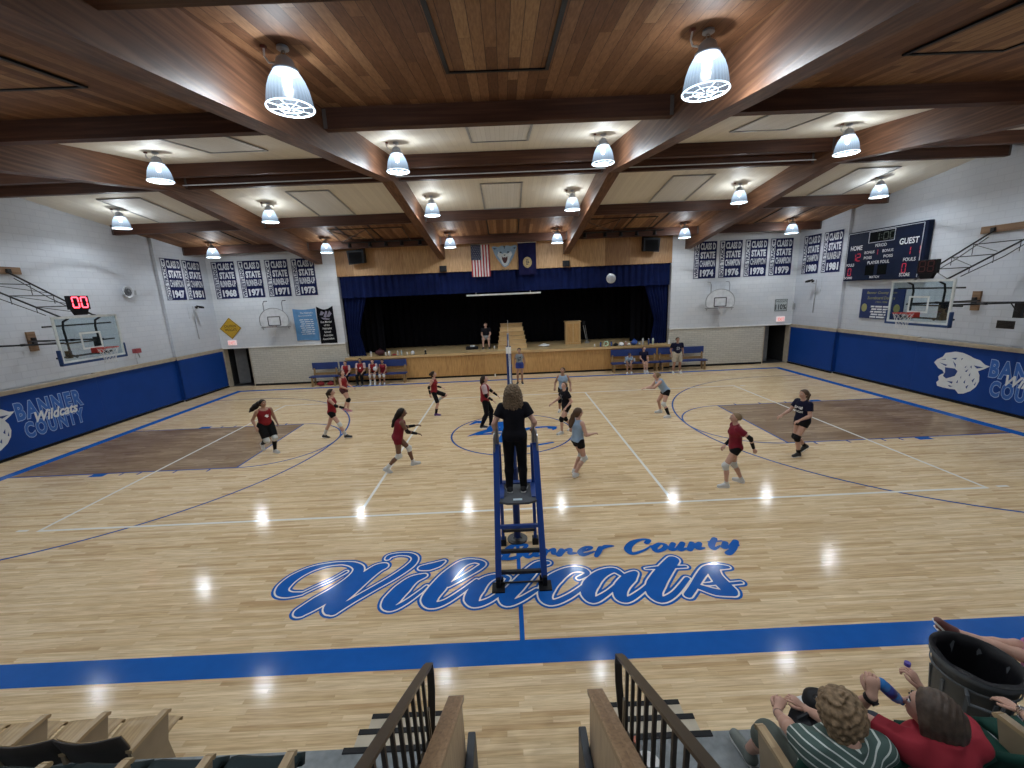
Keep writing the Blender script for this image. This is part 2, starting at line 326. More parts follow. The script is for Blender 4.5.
WILD= [[(-3.117,-6.678,0.025),(-3.301,-6.687,0.05),(-3.423,-6.625,0.07),(-3.458,-6.492,0.085),(-3.401,-6.306,0.08),(-3.243,-6.135,0.06),(-3.017,-6.037,0.035),(-2.778,-6.016,0.03),(-2.586,-6.068,0.05),(-2.471,-6.19,0.07),(-2.49,-6.405,0.09),(-2.628,-6.646,0.1),(-2.806,-6.852,0.1),(-2.948,-7.032,0.085)],
[(-3.117,-6.678,0.02),(-2.965,-6.542,0.02),(-2.795,-6.401,0.02),(-2.648,-6.233,0.025)],
[(-2.934,-7.06,0.06),(-2.782,-6.957,0.04),(-2.622,-6.773,0.04),(-2.485,-6.608,0.04)],
[(-2.111,-6.141,0.07),(-2.193,-6.192,0.09),(-2.311,-6.383,0.1),(-2.438,-6.675,0.1),(-2.559,-6.927,0.1),(-2.55,-7.029,0.075)],
[(-2.506,-7.06,0.06),(-2.324,-6.868,0.045),(-2.093,-6.634,0.045),(-1.863,-6.396,0.05),(-1.683,-6.153,0.055),(-1.647,-5.981,0.045),(-1.746,-5.872,0.035),(-1.93,-5.845,0.03),(-2.071,-5.888,0.04),(-2.092,-5.948,0.035)],
[(-1.418,-6.41,0.04),(-1.575,-6.496,0.08),(-1.689,-6.687,0.11),(-1.771,-6.884,0.11),(-1.793,-7,0.07),(-1.706,-7.048,0.04),(-1.563,-6.942,0.035),(-1.408,-6.754,0.03),(-1.34,-6.646,0.02)],
[(-1.49,-6.224,0.05),(-1.373,-6.206,0.07),(-1.26,-6.158,0.06),(-1.174,-6.087,0.025)],
[(-1.024,-6.651,0.03),(-0.838,-6.496,0.035),(-0.62,-6.298,0.045),(-0.554,-6.19,0.04),(-0.681,-6.116,0.035),(-0.871,-6.167,0.07),(-1.054,-6.429,0.1),(-1.175,-6.69,0.11),(-1.249,-6.903,0.1),(-1.185,-7.025,0.055),(-1.023,-6.977,0.04),(-0.809,-6.778,0.035),(-0.626,-6.562,0.025)],
[(-0.192,-6.626,0.03),(-0.169,-6.543,0.03),(-0.308,-6.488,0.035),(-0.488,-6.572,0.07),(-0.612,-6.76,0.1),(-0.664,-6.941,0.09),(-0.593,-7.048,0.05),(-0.406,-6.973,0.04),(-0.215,-6.787,0.03)],
[(0.442,-6.245,0.04),(0.295,-6.283,0.07),(0.117,-6.504,0.09),(-0.051,-6.744,0.1),(-0.184,-6.937,0.1),(-0.164,-7.056,0.05),(0.007,-6.994,0.04),(0.232,-6.826,0.03)],
[(0.858,-6.625,0.03),(1,-6.532,0.035),(0.936,-6.439,0.045),(0.75,-6.437,0.06),(0.521,-6.602,0.1),(0.375,-6.82,0.1),(0.346,-7.002,0.075),(0.444,-7.081,0.045),(0.669,-6.978,0.04),(0.92,-6.778,0.03)],
[(1.492,-6.584,0.035),(1.392,-6.483,0.05),(1.189,-6.563,0.08),(1.013,-6.752,0.1),(0.93,-6.95,0.085),(0.99,-7.073,0.05),(1.212,-6.939,0.035),(1.44,-6.732,0.03)],
[(1.692,-6.564,0.04),(1.568,-6.675,0.09),(1.406,-6.859,0.09),(1.357,-7.038,0.075),(1.448,-7.089,0.045),(1.659,-6.953,0.035),(1.811,-6.823,0.03)],
[(2.35,-6.314,0.08),(2.112,-6.569,0.1),(1.907,-6.823,0.11),(1.822,-7.004,0.09),(1.884,-7.126,0.05),(2.092,-7.022,0.04),(2.382,-6.742,0.035)],
[(1.877,-6.482,0.015),(2.053,-6.477,0.03),(2.238,-6.479,0.03),(2.47,-6.482,0.025)],
[(2.255,-7.062,0.05),(2.392,-6.919,0.05),(2.614,-6.674,0.055),(2.765,-6.546,0.06),(2.915,-6.521,0.06),(3.068,-6.539,0.03)],
[(2.846,-6.569,0.07),(2.81,-6.688,0.08),(2.816,-6.853,0.09),(2.842,-7.011,0.09),(2.852,-7.072,0.05)],
[(2.811,-7.07,0.05),(2.641,-7.028,0.06),(2.511,-6.943,0.05),(2.427,-6.89,0.04)],
[(2.834,-6.773,0.03),(2.702,-6.862,0.03),(2.568,-6.868,0.02)],
[(2.887,-6.884,0.025),(3.079,-6.872,0.025)]]
BANN= [[(-0.193,-5.827,0.02),(-0.103,-5.77,0.05),(-0.156,-5.914,0.06),(-0.218,-6.072,0.06)],
[(-0.256,-5.989,0.02),(-0.155,-5.809,0.03),(0.026,-5.749,0.04),(0.142,-5.767,0.04),(0.073,-5.869,0.035),(-0.08,-5.92,0.03)],
[(-0.055,-5.922,0.03),(0.032,-5.97,0.05),(-0.009,-6.067,0.05),(-0.182,-6.106,0.04),(-0.354,-6.081,0.02)],
[(0.274,-5.905,0.03),(0.184,-5.919,0.05),(0.117,-6.017,0.055),(0.175,-6.081,0.04),(0.308,-5.95,0.04),(0.276,-6.049,0.05),(0.362,-6.055,0.02)],
[(0.437,-5.918,0.05),(0.401,-6.038,0.06),(0.47,-5.962,0.03),(0.577,-5.908,0.04),(0.565,-6.01,0.05),(0.637,-6.036,0.02)],
[(0.699,-5.938,0.05),(0.646,-6.057,0.06),(0.746,-5.962,0.03),(0.839,-5.928,0.04),(0.824,-6.03,0.05),(0.922,-6.037,0.02)],
[(1.015,-6.004,0.02),(1.149,-5.952,0.03),(1.185,-5.9,0.03),(1.083,-5.905,0.04),(0.99,-6.002,0.055),(1.024,-6.085,0.05),(1.211,-6.019,0.02)],
[(1.332,-5.924,0.05),(1.268,-6.043,0.055),(1.217,-6.132,0.04)],
[(1.306,-5.985,0.03),(1.413,-5.901,0.05),(1.541,-5.894,0.02)],
[(2.1,-5.847,0.05),(2.159,-5.786,0.04),(2.053,-5.755,0.03),(1.875,-5.829,0.06),(1.752,-5.99,0.07),(1.79,-6.115,0.04),(1.983,-6.049,0.025),(2.146,-5.937,0.02)],
[(2.288,-5.892,0.04),(2.181,-5.982,0.06),(2.181,-6.085,0.04),(2.312,-6.033,0.05),(2.374,-5.933,0.04),(2.304,-5.885,0.03)],
[(2.51,-5.91,0.05),(2.421,-6.042,0.055),(2.505,-6.048,0.03),(2.664,-5.905,0.05),(2.557,-6.073,0.05),(2.682,-6.041,0.02)],
[(2.811,-5.916,0.05),(2.701,-6.084,0.05),(2.838,-5.97,0.03),(2.934,-5.926,0.04),(2.85,-6.054,0.055),(2.95,-6.054,0.02)],
[(3.223,-5.827,0.05),(3.093,-5.99,0.06),(3.08,-6.093,0.04),(3.215,-6.02,0.02)],
[(3.084,-5.903,0.02),(3.304,-5.895,0.02)],
[(3.341,-5.945,0.05),(3.255,-6.065,0.05),(3.348,-6.051,0.03),(3.521,-5.916,0.05),(3.387,-6.096,0.06),(3.256,-6.227,0.045),(3.241,-6.186,0.03),(3.514,-6.023,0.02)]]
BCLOGO= [[(-1.353,0.888,0.03),(-1.122,1.187,0.15),(-1.039,1.09,0.1)],
[(-1.329,-0.22,0.01),(-1.045,0.007,0.12),(-0.678,0.248,0.2),(-0.368,0.31,0.25)],
[(-1.038,-0.093,0.08),(-0.363,-0.043,0.08)],
[(-0.637,0.47,0.2),(-0.3,0.899,0.25),(-0.152,0.102,0.2),(-0.288,-0.702,0.2)],
[(0.153,-0.785,0.15),(0.074,-0.353,0.2),(0.274,0.116,0.16),(0.667,0.316,0.1),(1.055,0.353,0.08),(1.313,0.285,0.1)],
[(1.138,0.219,0.08),(1.276,0.169,0.1),(1.222,0.028,0.02)],
[(0.108,-0.817,0.12),(0.31,-1.21,0.1),(0.653,-1.17,0.08),(1.096,-1.031,0.06)]]
CAT= [(-1.787, 1.195), (-1.703, 1.315), (-1.535, 1.429), (-1.474, 1.559), (-1.164, 1.646), (-0.943, 1.633), (-0.72, 1.567), (-0.622, 1.516), (-0.442, 1.48), (-0.28, 1.362), (-0.15, 1.337), (-0.285, 1.234), (-0.439, 1.141), (-0.375, 1.023), (-0.356, 0.832), (-0.412, 0.655), (-0.531, 0.495), (-0.721, 0.365), (-0.87, 0.329), (-0.985, 0.44), (-1.144, 0.421), (-1.377, 0.421), (-1.551, 0.435), (-1.605, 0.549), (-1.533, 0.636), (-1.571, 0.753), (-1.5, 0.838), (-1.408, 0.891), (-1.474, 0.984), (-1.619, 1.028), (-1.704, 1.12)]
MOUTH= [(-1.41, 1.094), (-1.101, 1.103), (-1.01, 1.035), (-1.06, 0.872), (-1.208, 0.79), (-1.314, 0.734), (-1.426, 0.8), (-1.381, 0.931)]
EAR= [(-0.583, 1.294), (-0.307, 1.278), (-0.481, 1.214)]
EYE= [(-1.253, 1.42), (-1.085, 1.462), (-1.134, 1.38)]
FUR= [[(-1.6, 1.314), (-1.442, 1.373), (-1.421, 1.349)], [(-0.972, 1.446), (-0.917, 1.481), (-0.949, 1.399)], [(-1.207, 1.342), (-1.093, 1.241), (-1.091, 1.139), (-1.137, 1.217)], [(-0.831, 1.169), (-0.786, 1.26), (-0.789, 1.193)], [(-0.799, 1.074), (-0.708, 1.157), (-0.749, 1.05)], [(-0.675, 1.229), (-0.64, 1.285), (-0.624, 1.189)], [(-0.992, 0.663), (-0.948, 0.775), (-0.943, 0.656)], [(-0.781, 0.708), (-0.739, 0.818), (-0.731, 0.685)], [(-0.699, 0.591), (-0.623, 0.675), (-0.658, 0.533)], [(-0.559, 0.822), (-0.487, 0.919), (-0.519, 0.764)], [(-0.479, 0.706), (-0.426, 0.817), (-0.445, 0.681)], [(-0.899, 0.853), (-0.878, 0.908), (-0.867, 0.808)], [(-1.283, 0.653), (-1.091, 0.676), (-1.11, 0.603), (-1.213, 0.633)], [(-1.618, 1.223), (-1.342, 1.182), (-1.4, 1.137)], [(-0.674, 0.965), (-0.63, 1.056), (-0.633, 0.939)], [(-1.23, 0.542), (-1.064, 0.526), (-1.155, 0.488)]]
# ---------------------------------------------------------------- the room shell
WX, YF, YB = 14.45, 9.05, -14.6
ROOF = lambda y: 7.70-0.135*abs(y)
BEAMZ = lambda y: 7.08-0.14*abs(y)
floor = struct(MB().box(-WX-.3, WX+.3, YB, YF+.1, -0.15, 0).build('floor', M_FLOOR))
k = MB()
for s in (-1, 1):
    x0, x1 = sorted((s*7.10, s*12.89)); k.add([(x0, -1.83, .001), (x1, -1.83, .001), (x1, 1.83, .001), (x0, 1.83, .001)], [(0, 1, 2, 3)])
k.build('stained_keys', M_KEY, floor)
b = MB()   # border band and centre line
for (x0, x1, y0, y1) in ((-13.2, 13.2, -8.0, -7.67), (-13.2, 13.2, 7.70, 7.95), (-13.2, -12.89, -7.67, 7.70), (12.89, 13.2, -7.67, 7.70), (-.03, .03, -7.67, 7.7)):
    b.add([(x0, y0, .0015), (x1, y0, .0015), (x1, y1, .0015), (x0, y1, .0015)], [(0, 1, 2, 3)])
for s in (-1, 1):
    for yy in (-2.02, 1.84):
        x0, x1 = sorted((s*10.35, s*10.72)); b.add([(x0, yy, .0015), (x1, yy, .0015), (x1, yy+.18, .0015), (x0, yy+.18, .0015)], [(0, 1, 2, 3)])
b.build('blue_border', M_BLUEPAINT, floor)
b = MB()
arc = lambda cx, cy, r, a0, a1, n=48: [(cx+r*math.cos(a0+(a1-a0)*i/n), cy+r*math.sin(a0+(a1-a0)*i/n)) for i in range(n+1)]
strip(b, arc(0, 0, 1.81, 0, 2*PI, 64), .027, .002)
for s in (-1, 1):
    h = 0 if s < 0 else PI
    strip(b, [(s*12.89, -6.02)]+arc(s*11.29, 0, 6.02, h-PI/2, h+PI/2, 64)+[(s*12.89, 6.02)] if s < 0 else [(s*12.89, 6.02)]+arc(s*11.29, 0, 6.02, h-PI/2, h+PI/2, 64)+[(s*12.89, -6.02)], .027, .002)
    strip(b, arc(s*7.1, 0, 1.83, h-PI/2, h+PI/2, 32), .025, .0025)
    strip(b, [(s*7.1, -1.85), (s*7.1, 1.85)], .025, .0025)
    for yy in (-1.83, 1.83):
        strip(b, [(s*7.1, yy), (s*12.89, yy)], .027, .0025)
        for tx in (7.75, 8.6, 9.5, 9.95):
            strip(b, [(s*tx, yy), (s*tx, yy*1.09)], .025, .0025)
b.build('basketball_lines', M_NAVYLINE, floor)
b = MB()
for pts in ([(-9.144, -4.572), (9.144, -4.572)], [(-9.144, 4.572), (9.144, 4.572)], [(-9.144, -4.6), (-9.144, 4.6)], [(9.144, -4.6), (9.144, 4.6)], [(-3.048, -4.572), (-3.048, 4.572)], [(3.048, -4.572), (3.048, 4.572)],
            [(-9.6, -4.54), (-9.38, -4.54)], [(9.38, -4.54), (9.6, -4.54)], [(-9.6, 4.54), (-9.38, 4.54)], [(9.38, 4.54), (9.6, 4.54)]):
    strip(b, pts, .03, .003)
b.build('volleyball_lines', M_WHITEPAINT, floor)
up_ = lambda x, y, d: (x, y, d)
fld = stroke_field(WILD, 1.2)
for nm, ex, m_, z in (('team_name_outline', .05, M_BLUEPAINT, .0035), ('team_name_keyline', .017, M_WHITEPAINT, .0045), ('team_name_fill', -.006, M_BLUEPAINT, .0055)):
    fill_field(fld, ex, up_, z).build(nm, m_, floor)
fill_field(stroke_field(BANN, .9), 0, up_, .007).build('county_script', M_BLUEPAINT, floor)
fill_field(stroke_field(BCLOGO, .8), 0, up_, .0035).build('centre_monogram', M_BLUEPAINT, floor)

# roof deck: two slopes, painted between the middle purlins and bare boards outside
def slope(name, y0, y1, m_):
    b = MB(); X = WX+.3
    ys = [y0, y1] if y0*y1 >= 0 else [y0, 0, y1]
    vs = [(x, y, ROOF(y)) for y in ys for x in (-X, X)]+[(x, y, ROOF(y)+.12) for y in ys for x in (-X, X)]; n = len(ys)*2
    fs = []
    for i in range(len(ys)-1):
        a = 2*i; fs += [(a, a+1, a+3, a+2), (n+a, n+a+2, n+a+3, n+a+1)]
    fs += [(0, n, n+1, 1), (n-2, n-1, 2*n-1, 2*n-2)]
    b.add(vs, fs); return struct(b.build(name, m_))
slope('ceiling', -4.28, 4.45, M_WCEIL); slope('ceiling', 4.45, YF+.15, M_ROOF); slope('ceiling', YB, -4.28, M_ROOF)
# main glulam beams running from the stands to the stage, bent at the ridge
for i, bx in enumerate((-8.9, -3.0, 3.0, 8.9)):
    ys = [YB, 0, YF-.02]; vs = []
    for y in ys:
        for x, top in ((bx-.15, 0), (bx+.15, 0), (bx+.15, 1), (bx-.15, 1)): vs.append((x, y, ROOF(y)+.05 if top else BEAMZ(y)))
    fs = [(0, 1, 2, 3), (8, 11, 10, 9)]
    for a in (0, 4): fs += [(a+j, a+(j+1) % 4, a+4+(j+1) % 4, a+4+j) for j in range(4)]
    struct(MB().add(vs, fs).build('trim_%d' % (i+1), M_BEAM))
n_ = 5
M_HANG = mat('hanger_steel', (.10, .085, .08), .5, metal=.3)
BAYS = [(-14.3, -9.05), (-8.75, -3.15), (-2.85, 2.85), (3.15, 8.75), (9.05, 14.3)]
for (y0, y1, d) in ((-8.5, -8.36, .38), (-4.36, -4.20, .31), (-.07, .07, .31), (.66, .80, .33), (4.37, 4.52, .33), (7.67, 7.82, .32), (-11.9, -11.75, .42)):
    b = MB()
    for x0, x1 in BAYS: b.box(x0, x1, y0, y1, ROOF(max(abs(y0), abs(y1)))-d, ROOF(0 if y0 < 0 < y1 else min(abs(y0), abs(y1)))+.04)
    p_ = struct(b.build('trim_%d' % n_, M_PURL)); n_ += 1
    h_ = MB()
    for x0, x1 in BAYS:
        for xe in (x0, x1):
            s_ = 1 if xe == x0 else -1; yy = y0-.006
            h_.box(min(xe, xe+s_*.06), max(xe, xe+s_*.06), yy, y0, ROOF(abs(y0))-d+.0, ROOF(abs(y0))-.02)
    h_.build('joist_hanger', M_HANG, p_)
# hatches in the roof deck
def hatch(cx, y0, y1, painted):
    b = MB(); z = lambda y, d: ROOF(y)-d; hw = .62; g = .05
    e = MB()
    for (xa, xb, ya, yb) in ((cx-hw-g, cx+hw+g, y0-g, y0), (cx-hw-g, cx+hw+g, y1, y1+g), (cx-hw-g, cx-hw, y0, y1), (cx+hw, cx+hw+g, y0, y1)):
        e.add([(xa, ya, z(ya, .006)), (xb, ya, z(ya, .006)), (xb, yb, z(yb, .006)), (xa, yb, z(yb, .006)), (xa, ya, z(ya, .03)), (xb, ya, z(ya, .03)), (xb, yb, z(yb, .03)), (xa, yb, z(yb, .03))],
              [(0, 1, 2, 3), (4, 7, 6, 5), (0, 4, 5, 1), (1, 5, 6, 2), (2, 6, 7, 3), (3, 7, 4, 0)])
    b.add([(cx-hw, y0, z(y0, .012)), (cx+hw, y0, z(y0, .012)), (cx+hw, y1, z(y1, .012)), (cx-hw, y1, z(y1, .012))], [(0, 1, 2, 3)])
    o = struct(b.build('trim_hatch', M_WHATCH if painted else M_HATCHW))
    e.build('hatch_gap_shade', M_GREY if painted else M_BLACK, o)  # dark strips put in for the shaded gap around the recessed panel
for cx in (-11.8, -6.0, 0, 6.0, 11.8):
    hatch(cx, -8.2, -5.75, False); hatch(cx, -3.0, -1.35, True); hatch(cx, 2.05, 4.25, True); hatch(cx, 5.35, 7.5, False)
    hatch(cx, -11.4, -9.4, False)
tag(MB().tube([(-8.6, .36, 7.28), (8.6, .36, 7.28)], .014, 8).build('sprinkler_pipe', M_WALLY), 'white pipe running along the ridge between two dark purlins', 'pipe')

# side walls: the far third steps 0.1 m into the room
for side, s in (('left', -1), ('right', 1)):
    b = MB()
    xs = lambda a, c: tuple(sorted((s*a, s*c)))
    b.box(*xs(WX, WX+.25), YB, 6.1, 0, 8.0).box(*xs(WX-.12, WX+.25), 6.1, YF+.2, 0, 8.0).box(*xs(WX-.03, WX+.01), YB, 2.45, 2.0, 8.0)
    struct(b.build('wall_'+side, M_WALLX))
    l = MB().box(*xs(WX-.14, WX), 2.45, 6.1, 1.93, 1.985).box(*xs(WX-.2, WX-.1), 6.1, YF, 1.93, 1.985).box(*xs(WX-.17, WX), YB, 2.45, 1.90, 1.955)
    l.box(*xs(WX-.2, WX), 6.03, 6.1, 1.84, 1.985); l.box(*xs(WX-.13, WX), 2.45, 6.1, 1.84, 1.93).box(*xs(WX-.16, WX), YB, 2.45, 1.84, 1.90).box(*xs(WX-.19, WX-.1), 6.1, YF, 1.84, 1.93)
    struct(l.build('trim_ledge_'+side, M_TAN))
    struct(MB().box(*xs(WX-.06, WX), YB, 6.1, 0, .07).box(*xs(WX-.17, WX-.12), 6.1, YF, 0, .07).build('baseboard_'+side, M_BLACK))
# far wall either side of the proscenium, with door openings
PX = 8.15
for s in (-1, 1):
    X = lambda a, c: tuple(sorted((s*a, s*c)))
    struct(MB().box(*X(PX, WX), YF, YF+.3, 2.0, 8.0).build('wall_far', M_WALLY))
    struct(MB().box(*X(PX, 12.95), YF, YF+.3, 0, 2.0).build('wall_far', M_GLAZED))
    struct(MB().box(*X(PX+.02, WX-.15), YF-.05, YF, 1.95, 2.01).build('trim_ledge_far', M_WHITE))
    struct(MB().box(*X(PX, 12.95), YF-.015, YF, 0, .1).build('baseboard_far', M_BLACK))
    # doorway: dark hall, tan jamb, grey door leaf standing open
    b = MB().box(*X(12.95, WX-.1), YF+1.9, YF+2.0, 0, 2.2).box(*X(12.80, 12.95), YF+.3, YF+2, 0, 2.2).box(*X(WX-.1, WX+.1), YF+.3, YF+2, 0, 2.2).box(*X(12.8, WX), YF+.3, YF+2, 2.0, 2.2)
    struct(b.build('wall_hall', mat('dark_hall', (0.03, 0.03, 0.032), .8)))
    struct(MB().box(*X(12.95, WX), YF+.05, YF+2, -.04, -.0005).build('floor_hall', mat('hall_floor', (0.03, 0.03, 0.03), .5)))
    j = struct(MB().box(*X(WX-.2, WX-.12), YF-.02, YF+.3, 0, 2.0).box(*X(12.95, 13.0), YF-.02, YF+.3, 0, 2.0).box(*X(12.95, WX-.12), YF+.0, YF+.3, 1.94, 2.0).build('door_frame', M_TAN))
    j.name = 'door_%d' % (1 if s < 0 else 2)
    d = MB()
    a0, a1 = (13.02, 13.55) if s > 0 else (13.62, 14.1)
    d.bar((s*a0, YF+.75, 1.0), (s*a1, YF+.55, 1.0), .045, 1.9, (0, 0, 1))
    d.build('door_leaf', mat('grey_door', (0.14, 0.145, 0.15), .5), j)
struct(MB().box(-PX, PX, YF, YF+.3, 5.2, 7.5).build('wall_far', M_PLY))
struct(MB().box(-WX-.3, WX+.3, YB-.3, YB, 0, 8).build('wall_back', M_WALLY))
# stage: deck, oak front, dark box behind
st = struct(MB().box(-PX, PX, 8.90, 13.4, 1.16, 1.25).build('floor_stage', M_STAGE))
struct(MB().box(-PX-.02, PX+.02, 8.80, 8.90, 1.14, 1.255).build('trim_stage_nosing', M_PINE))
struct(MB().box(-PX, PX, 8.88, 9.2, .1, 1.16).build('wall_stage_front', M_OAK))
struct(MB().box(-PX, PX, 8.93, 9.1, 0, .1).build('baseboard_stage', M_BLACK))
hb = MB().box(-PX-.3, -PX, YF+.3, 13.5, 0, 7.5).box(PX, PX+.3, YF+.3, 13.5, 0, 7.5).box(-PX, PX, 13.4, 13.5, 0, 7.5).box(-PX, PX, YF+.3, 13.5, 7.3, 7.5)
struct(hb.build('wall_stage', M_VELVET))
# wall pads
def padrun(side, y0, y1, x, zt, label):
    s = -1 if side == 'left' else 1
    xs = tuple(sorted((s*x, s*(x-.06))))
    b = MB().bbox(*xs, y0, y1, .09, zt, .02)
    if y0 > 6: b.bbox(*tuple(sorted((s*(WX-.005), s*(x-.06)))), 6.03, 6.095, .09, zt, .01)
    o = tag(b.build('wall_pad', M_PAD), label, 'wall pad', 'blue wall pads on the %s wall' % side); return o
pads = {}
for side in ('left', 'right'):
    pads[side] = padrun(side, -12, 2.49, WX-.031, 1.83, 'long blue wall pad with wildcat head print on the %s wall' % side)
    padrun(side, 2.50, 6.02, WX-.005, 1.90, 'plain blue wall pad in the middle of the %s wall' % side)
    padrun(side, 6.03, 8.98, WX-.125, 1.90, 'short blue wall pad beside the doorway at the far %s corner' % side)
for side, s in (('left', -1), ('right', 1)):
    fn = lambda u, v, d: (s*(WX-.095-d), (u if s < 0 else -u), v)
    o0 = .06 if s < 0 else 0.0
    shift = lambda P: [(u+o0, v) for u, v in P]
    b = MB(); b.add([fn(u, v, .002) for u, v in shift(CAT)], [tuple(range(len(CAT)))]); b.build('cat_print', M_PRINTW, pads[side])
    b = MB()
    for P_ in [MOUTH, EAR, EYE]+FUR: b.add([fn(u, v, .004) for u, v in shift(P_)], [tuple(range(len(P_)))])
    b.build('cat_markings', mat('print_navy', (0.012, 0.045, 0.20), .5), pads[side])
    U = (0, -s, 0); O = lambda u, v, d: Vector(fn(u+o0, v, d))
    for off, m_, d in ((.075, M_PADLINE, .002), (.04, M_PADBLUE, .004)):
        b = MB(); put_text(b, 'BANNER', O(-.12, 1.06, d), U, (0, 0, 1), 1.86, .46, off, spacing=1.25); put_text(b, 'COUNTY', O(-.02, .49, d), U, (0, 0, 1), 1.70, .42, off, spacing=1.25)
        b.build('county_print', m_, pads[side])
    b = MB(); put_text(b, 'Wildcats', O(.32, .86, .006), U, (0, 0.0, 1), 1.25, .30, .03, .35); b.build('script_print', M_PRINTW, pads[side])

# ---------------------------------------------------------------- pendant lamps
def glow_mat():
    t = NT('prismatic_reflector'); m = t.m; out = t.n['Material Output']
    tr = t.node('ShaderNodeBsdfTransparent'); em = t.node('ShaderNodeEmission'); gl = t.node('ShaderNodeBsdfGlossy')
    co = t.coords(); sp = t.node('ShaderNodeSeparateXYZ'); t.link(co, sp.inputs[0])
    ang = t.math('ARCTAN2', sp.outputs[1], sp.outputs[0]); rib = t.math('SINE', t.math('MULTIPLY', ang, 36.0))
    hz = t.node('ShaderNodeMapRange'); t.link(sp.outputs[2], hz.inputs[0]); hz.inputs[1].default_value = -.62; hz.inputs[2].default_value = -.25
    st_ = t.math('MULTIPLY_ADD', t.math('POWER', hz.outputs[0], 2.0), 2.6, t.math('MULTIPLY_ADD', rib, .12, .42))
    t.link(st_, em.inputs[1]); em.inputs[0].default_value = (.55, .76, 1, 1)
    gl.inputs['Roughness'].default_value = .1
    a = t.node('ShaderNodeMixShader'); a.inputs[0].default_value = .12; t.link(em.outputs[0], a.inputs[1]); t.link(gl.outputs[0], a.inputs[2])
    b_ = t.node('ShaderNodeMixShader'); b_.inputs[0].default_value = .42; t.link(tr.outputs[0], b_.inputs[1]); t.link(a.outputs[0], b_.inputs[2])
    t.link(b_.outputs[0], out.inputs[0]); return m
M_GLOW = glow_mat()
M_RIM = mat('lamp_rim', (0.5, 0.55, 0.6), .3, emit=(.7, .88, 1), es=1.7)
M_BULB = mat('lamp_bulb', (1, 1, 1), .3, emit=(.9, .96, 1), es=5)
M_BALLAST = mat('lamp_housing', (0.42, 0.47, 0.55), .4, var=.05)
def make_lamp():
    t = thing('pendant_lamp', 'x', 'ceiling lamp')
    MB().lathe([(0, 0), (.06, -.005), (.065, -.03), (.02, -.04), (0, -.04)], n=16).build('ceiling_plate', M_BALLAST, t)
    pts = [(.02*math.sin(a), 0, -.07-.03*math.cos(a)) for a in [PI*2*i/12 for i in range(13)]]
    MB().tube([(0, 0, -.03), (0, 0, -.05)], .006, 6).tube(pts, .006, 6, closed=True).build('hook', M_STEEL, t)
    MB().lathe([(0, -.09), (.05, -.1), (.085, -.13), (.10, -.17), (.105, -.21), (.135, -.225), (.135, -.25), (.10, -.26), (0, -.26)], n=24).build('ballast_housing', M_BALLAST, t, True)
    prof = [(.115, -.24), (.15, -.28), (.185, -.34), (.215, -.42), (.235, -.52), (.245, -.60)]
    MB().lathe(prof, n=40).build('reflector', M_GLOW, t, True)
    g = MB(); ring = lambda r, z: [(r*math.cos(2*PI*i/32), r*math.sin(2*PI*i/32), z) for i in range(32)]
    g.tube(ring(.247, -.605), .009, 6, closed=True); g.tube(ring(.13, -.61), .004, 5, closed=True)
    for i in range(8):
        a = 2*PI*i/8; g.tube([(0.03*math.cos(a), .03*math.sin(a), -.612), (.247*math.cos(a), .247*math.sin(a), -.605)], .004, 5)
    g.build('wire_guard', M_RIM, t)
    MB().lathe([(0, -.26), (.03, -.27), (.045, -.31), (.05, -.36), (.035, -.41), (0, -.43)], n=16).build('bulb', M_BULB, t, True)
    MB().tube([(.10, 0, -.16), (.17, .0, -.15), (.2, .02, -.1), (.19, .03, -.02), (.19, .03, 0)], .011, 6).build('cord', M_WHITE, t)
    MB().box(.165, .215, .005, .055, -.03, 0.01).build('outlet_box', mat('dull_red_box', (.16, .05, .04), .5), t)
    return t
def lamp_lights(x, y, z, w):
    for ty, e in (('SPOT', w), ('POINT', w*.26)):
        ld = bpy.data.lights.new('lamp_light', ty); ld.energy = e; ld.color = LAMP_COL; ld.shadow_soft_size = .055
        if ty == 'SPOT': ld.spot_size = math.radians(162); ld.spot_blend = .45
        lo = bpy.data.objects.new('lamp_light', ld); C.objects.link(lo); lo.location = (x, y, z-.40)
lamp0 = make_lamp(); first = True
ROWN = {-6.65: 'nearest row', -1.6: 'second row from the camera', 2.85: 'third row from the camera', 7.1: 'row closest to the stage'}
COLN = {-12.6: 'far left', -7.7: 'left bay', -2.33: 'left of centre', 2.33: 'right of centre', 7.9: 'right bay', 12.6: 'far right'}
for ly in ROWN:
    for lx in COLN:
        if ly == -6.65 and abs(lx) > 10: continue
        L = lamp0 if first else dup(lamp0); first = False
        z = ROOF(ly)-.005; L.location = (lx, ly, z)
        if lx < 0: L.rotation_euler = (0, 0, PI)
        L['label'] = 'lit glass dome lamp, %s, in the %s' % (COLN[lx], ROWN[ly]); L['group'] = 'dome lamps under the roof'
        lamp_lights(lx, ly, z, LAMP_W)
# the rows behind the camera light the stands
for lx in (-7.7, -2.33, 2.33, 7.9):
    L = dup(lamp0, (lx, -11.3, ROOF(11.3)-.005), 0, 'lit glass dome lamp above the stands, %s, behind the viewer' % COLN[lx], 'dome lamps under the roof')
    lamp_lights(lx, -11.3, ROOF(11.3), LAMP_W*.7)
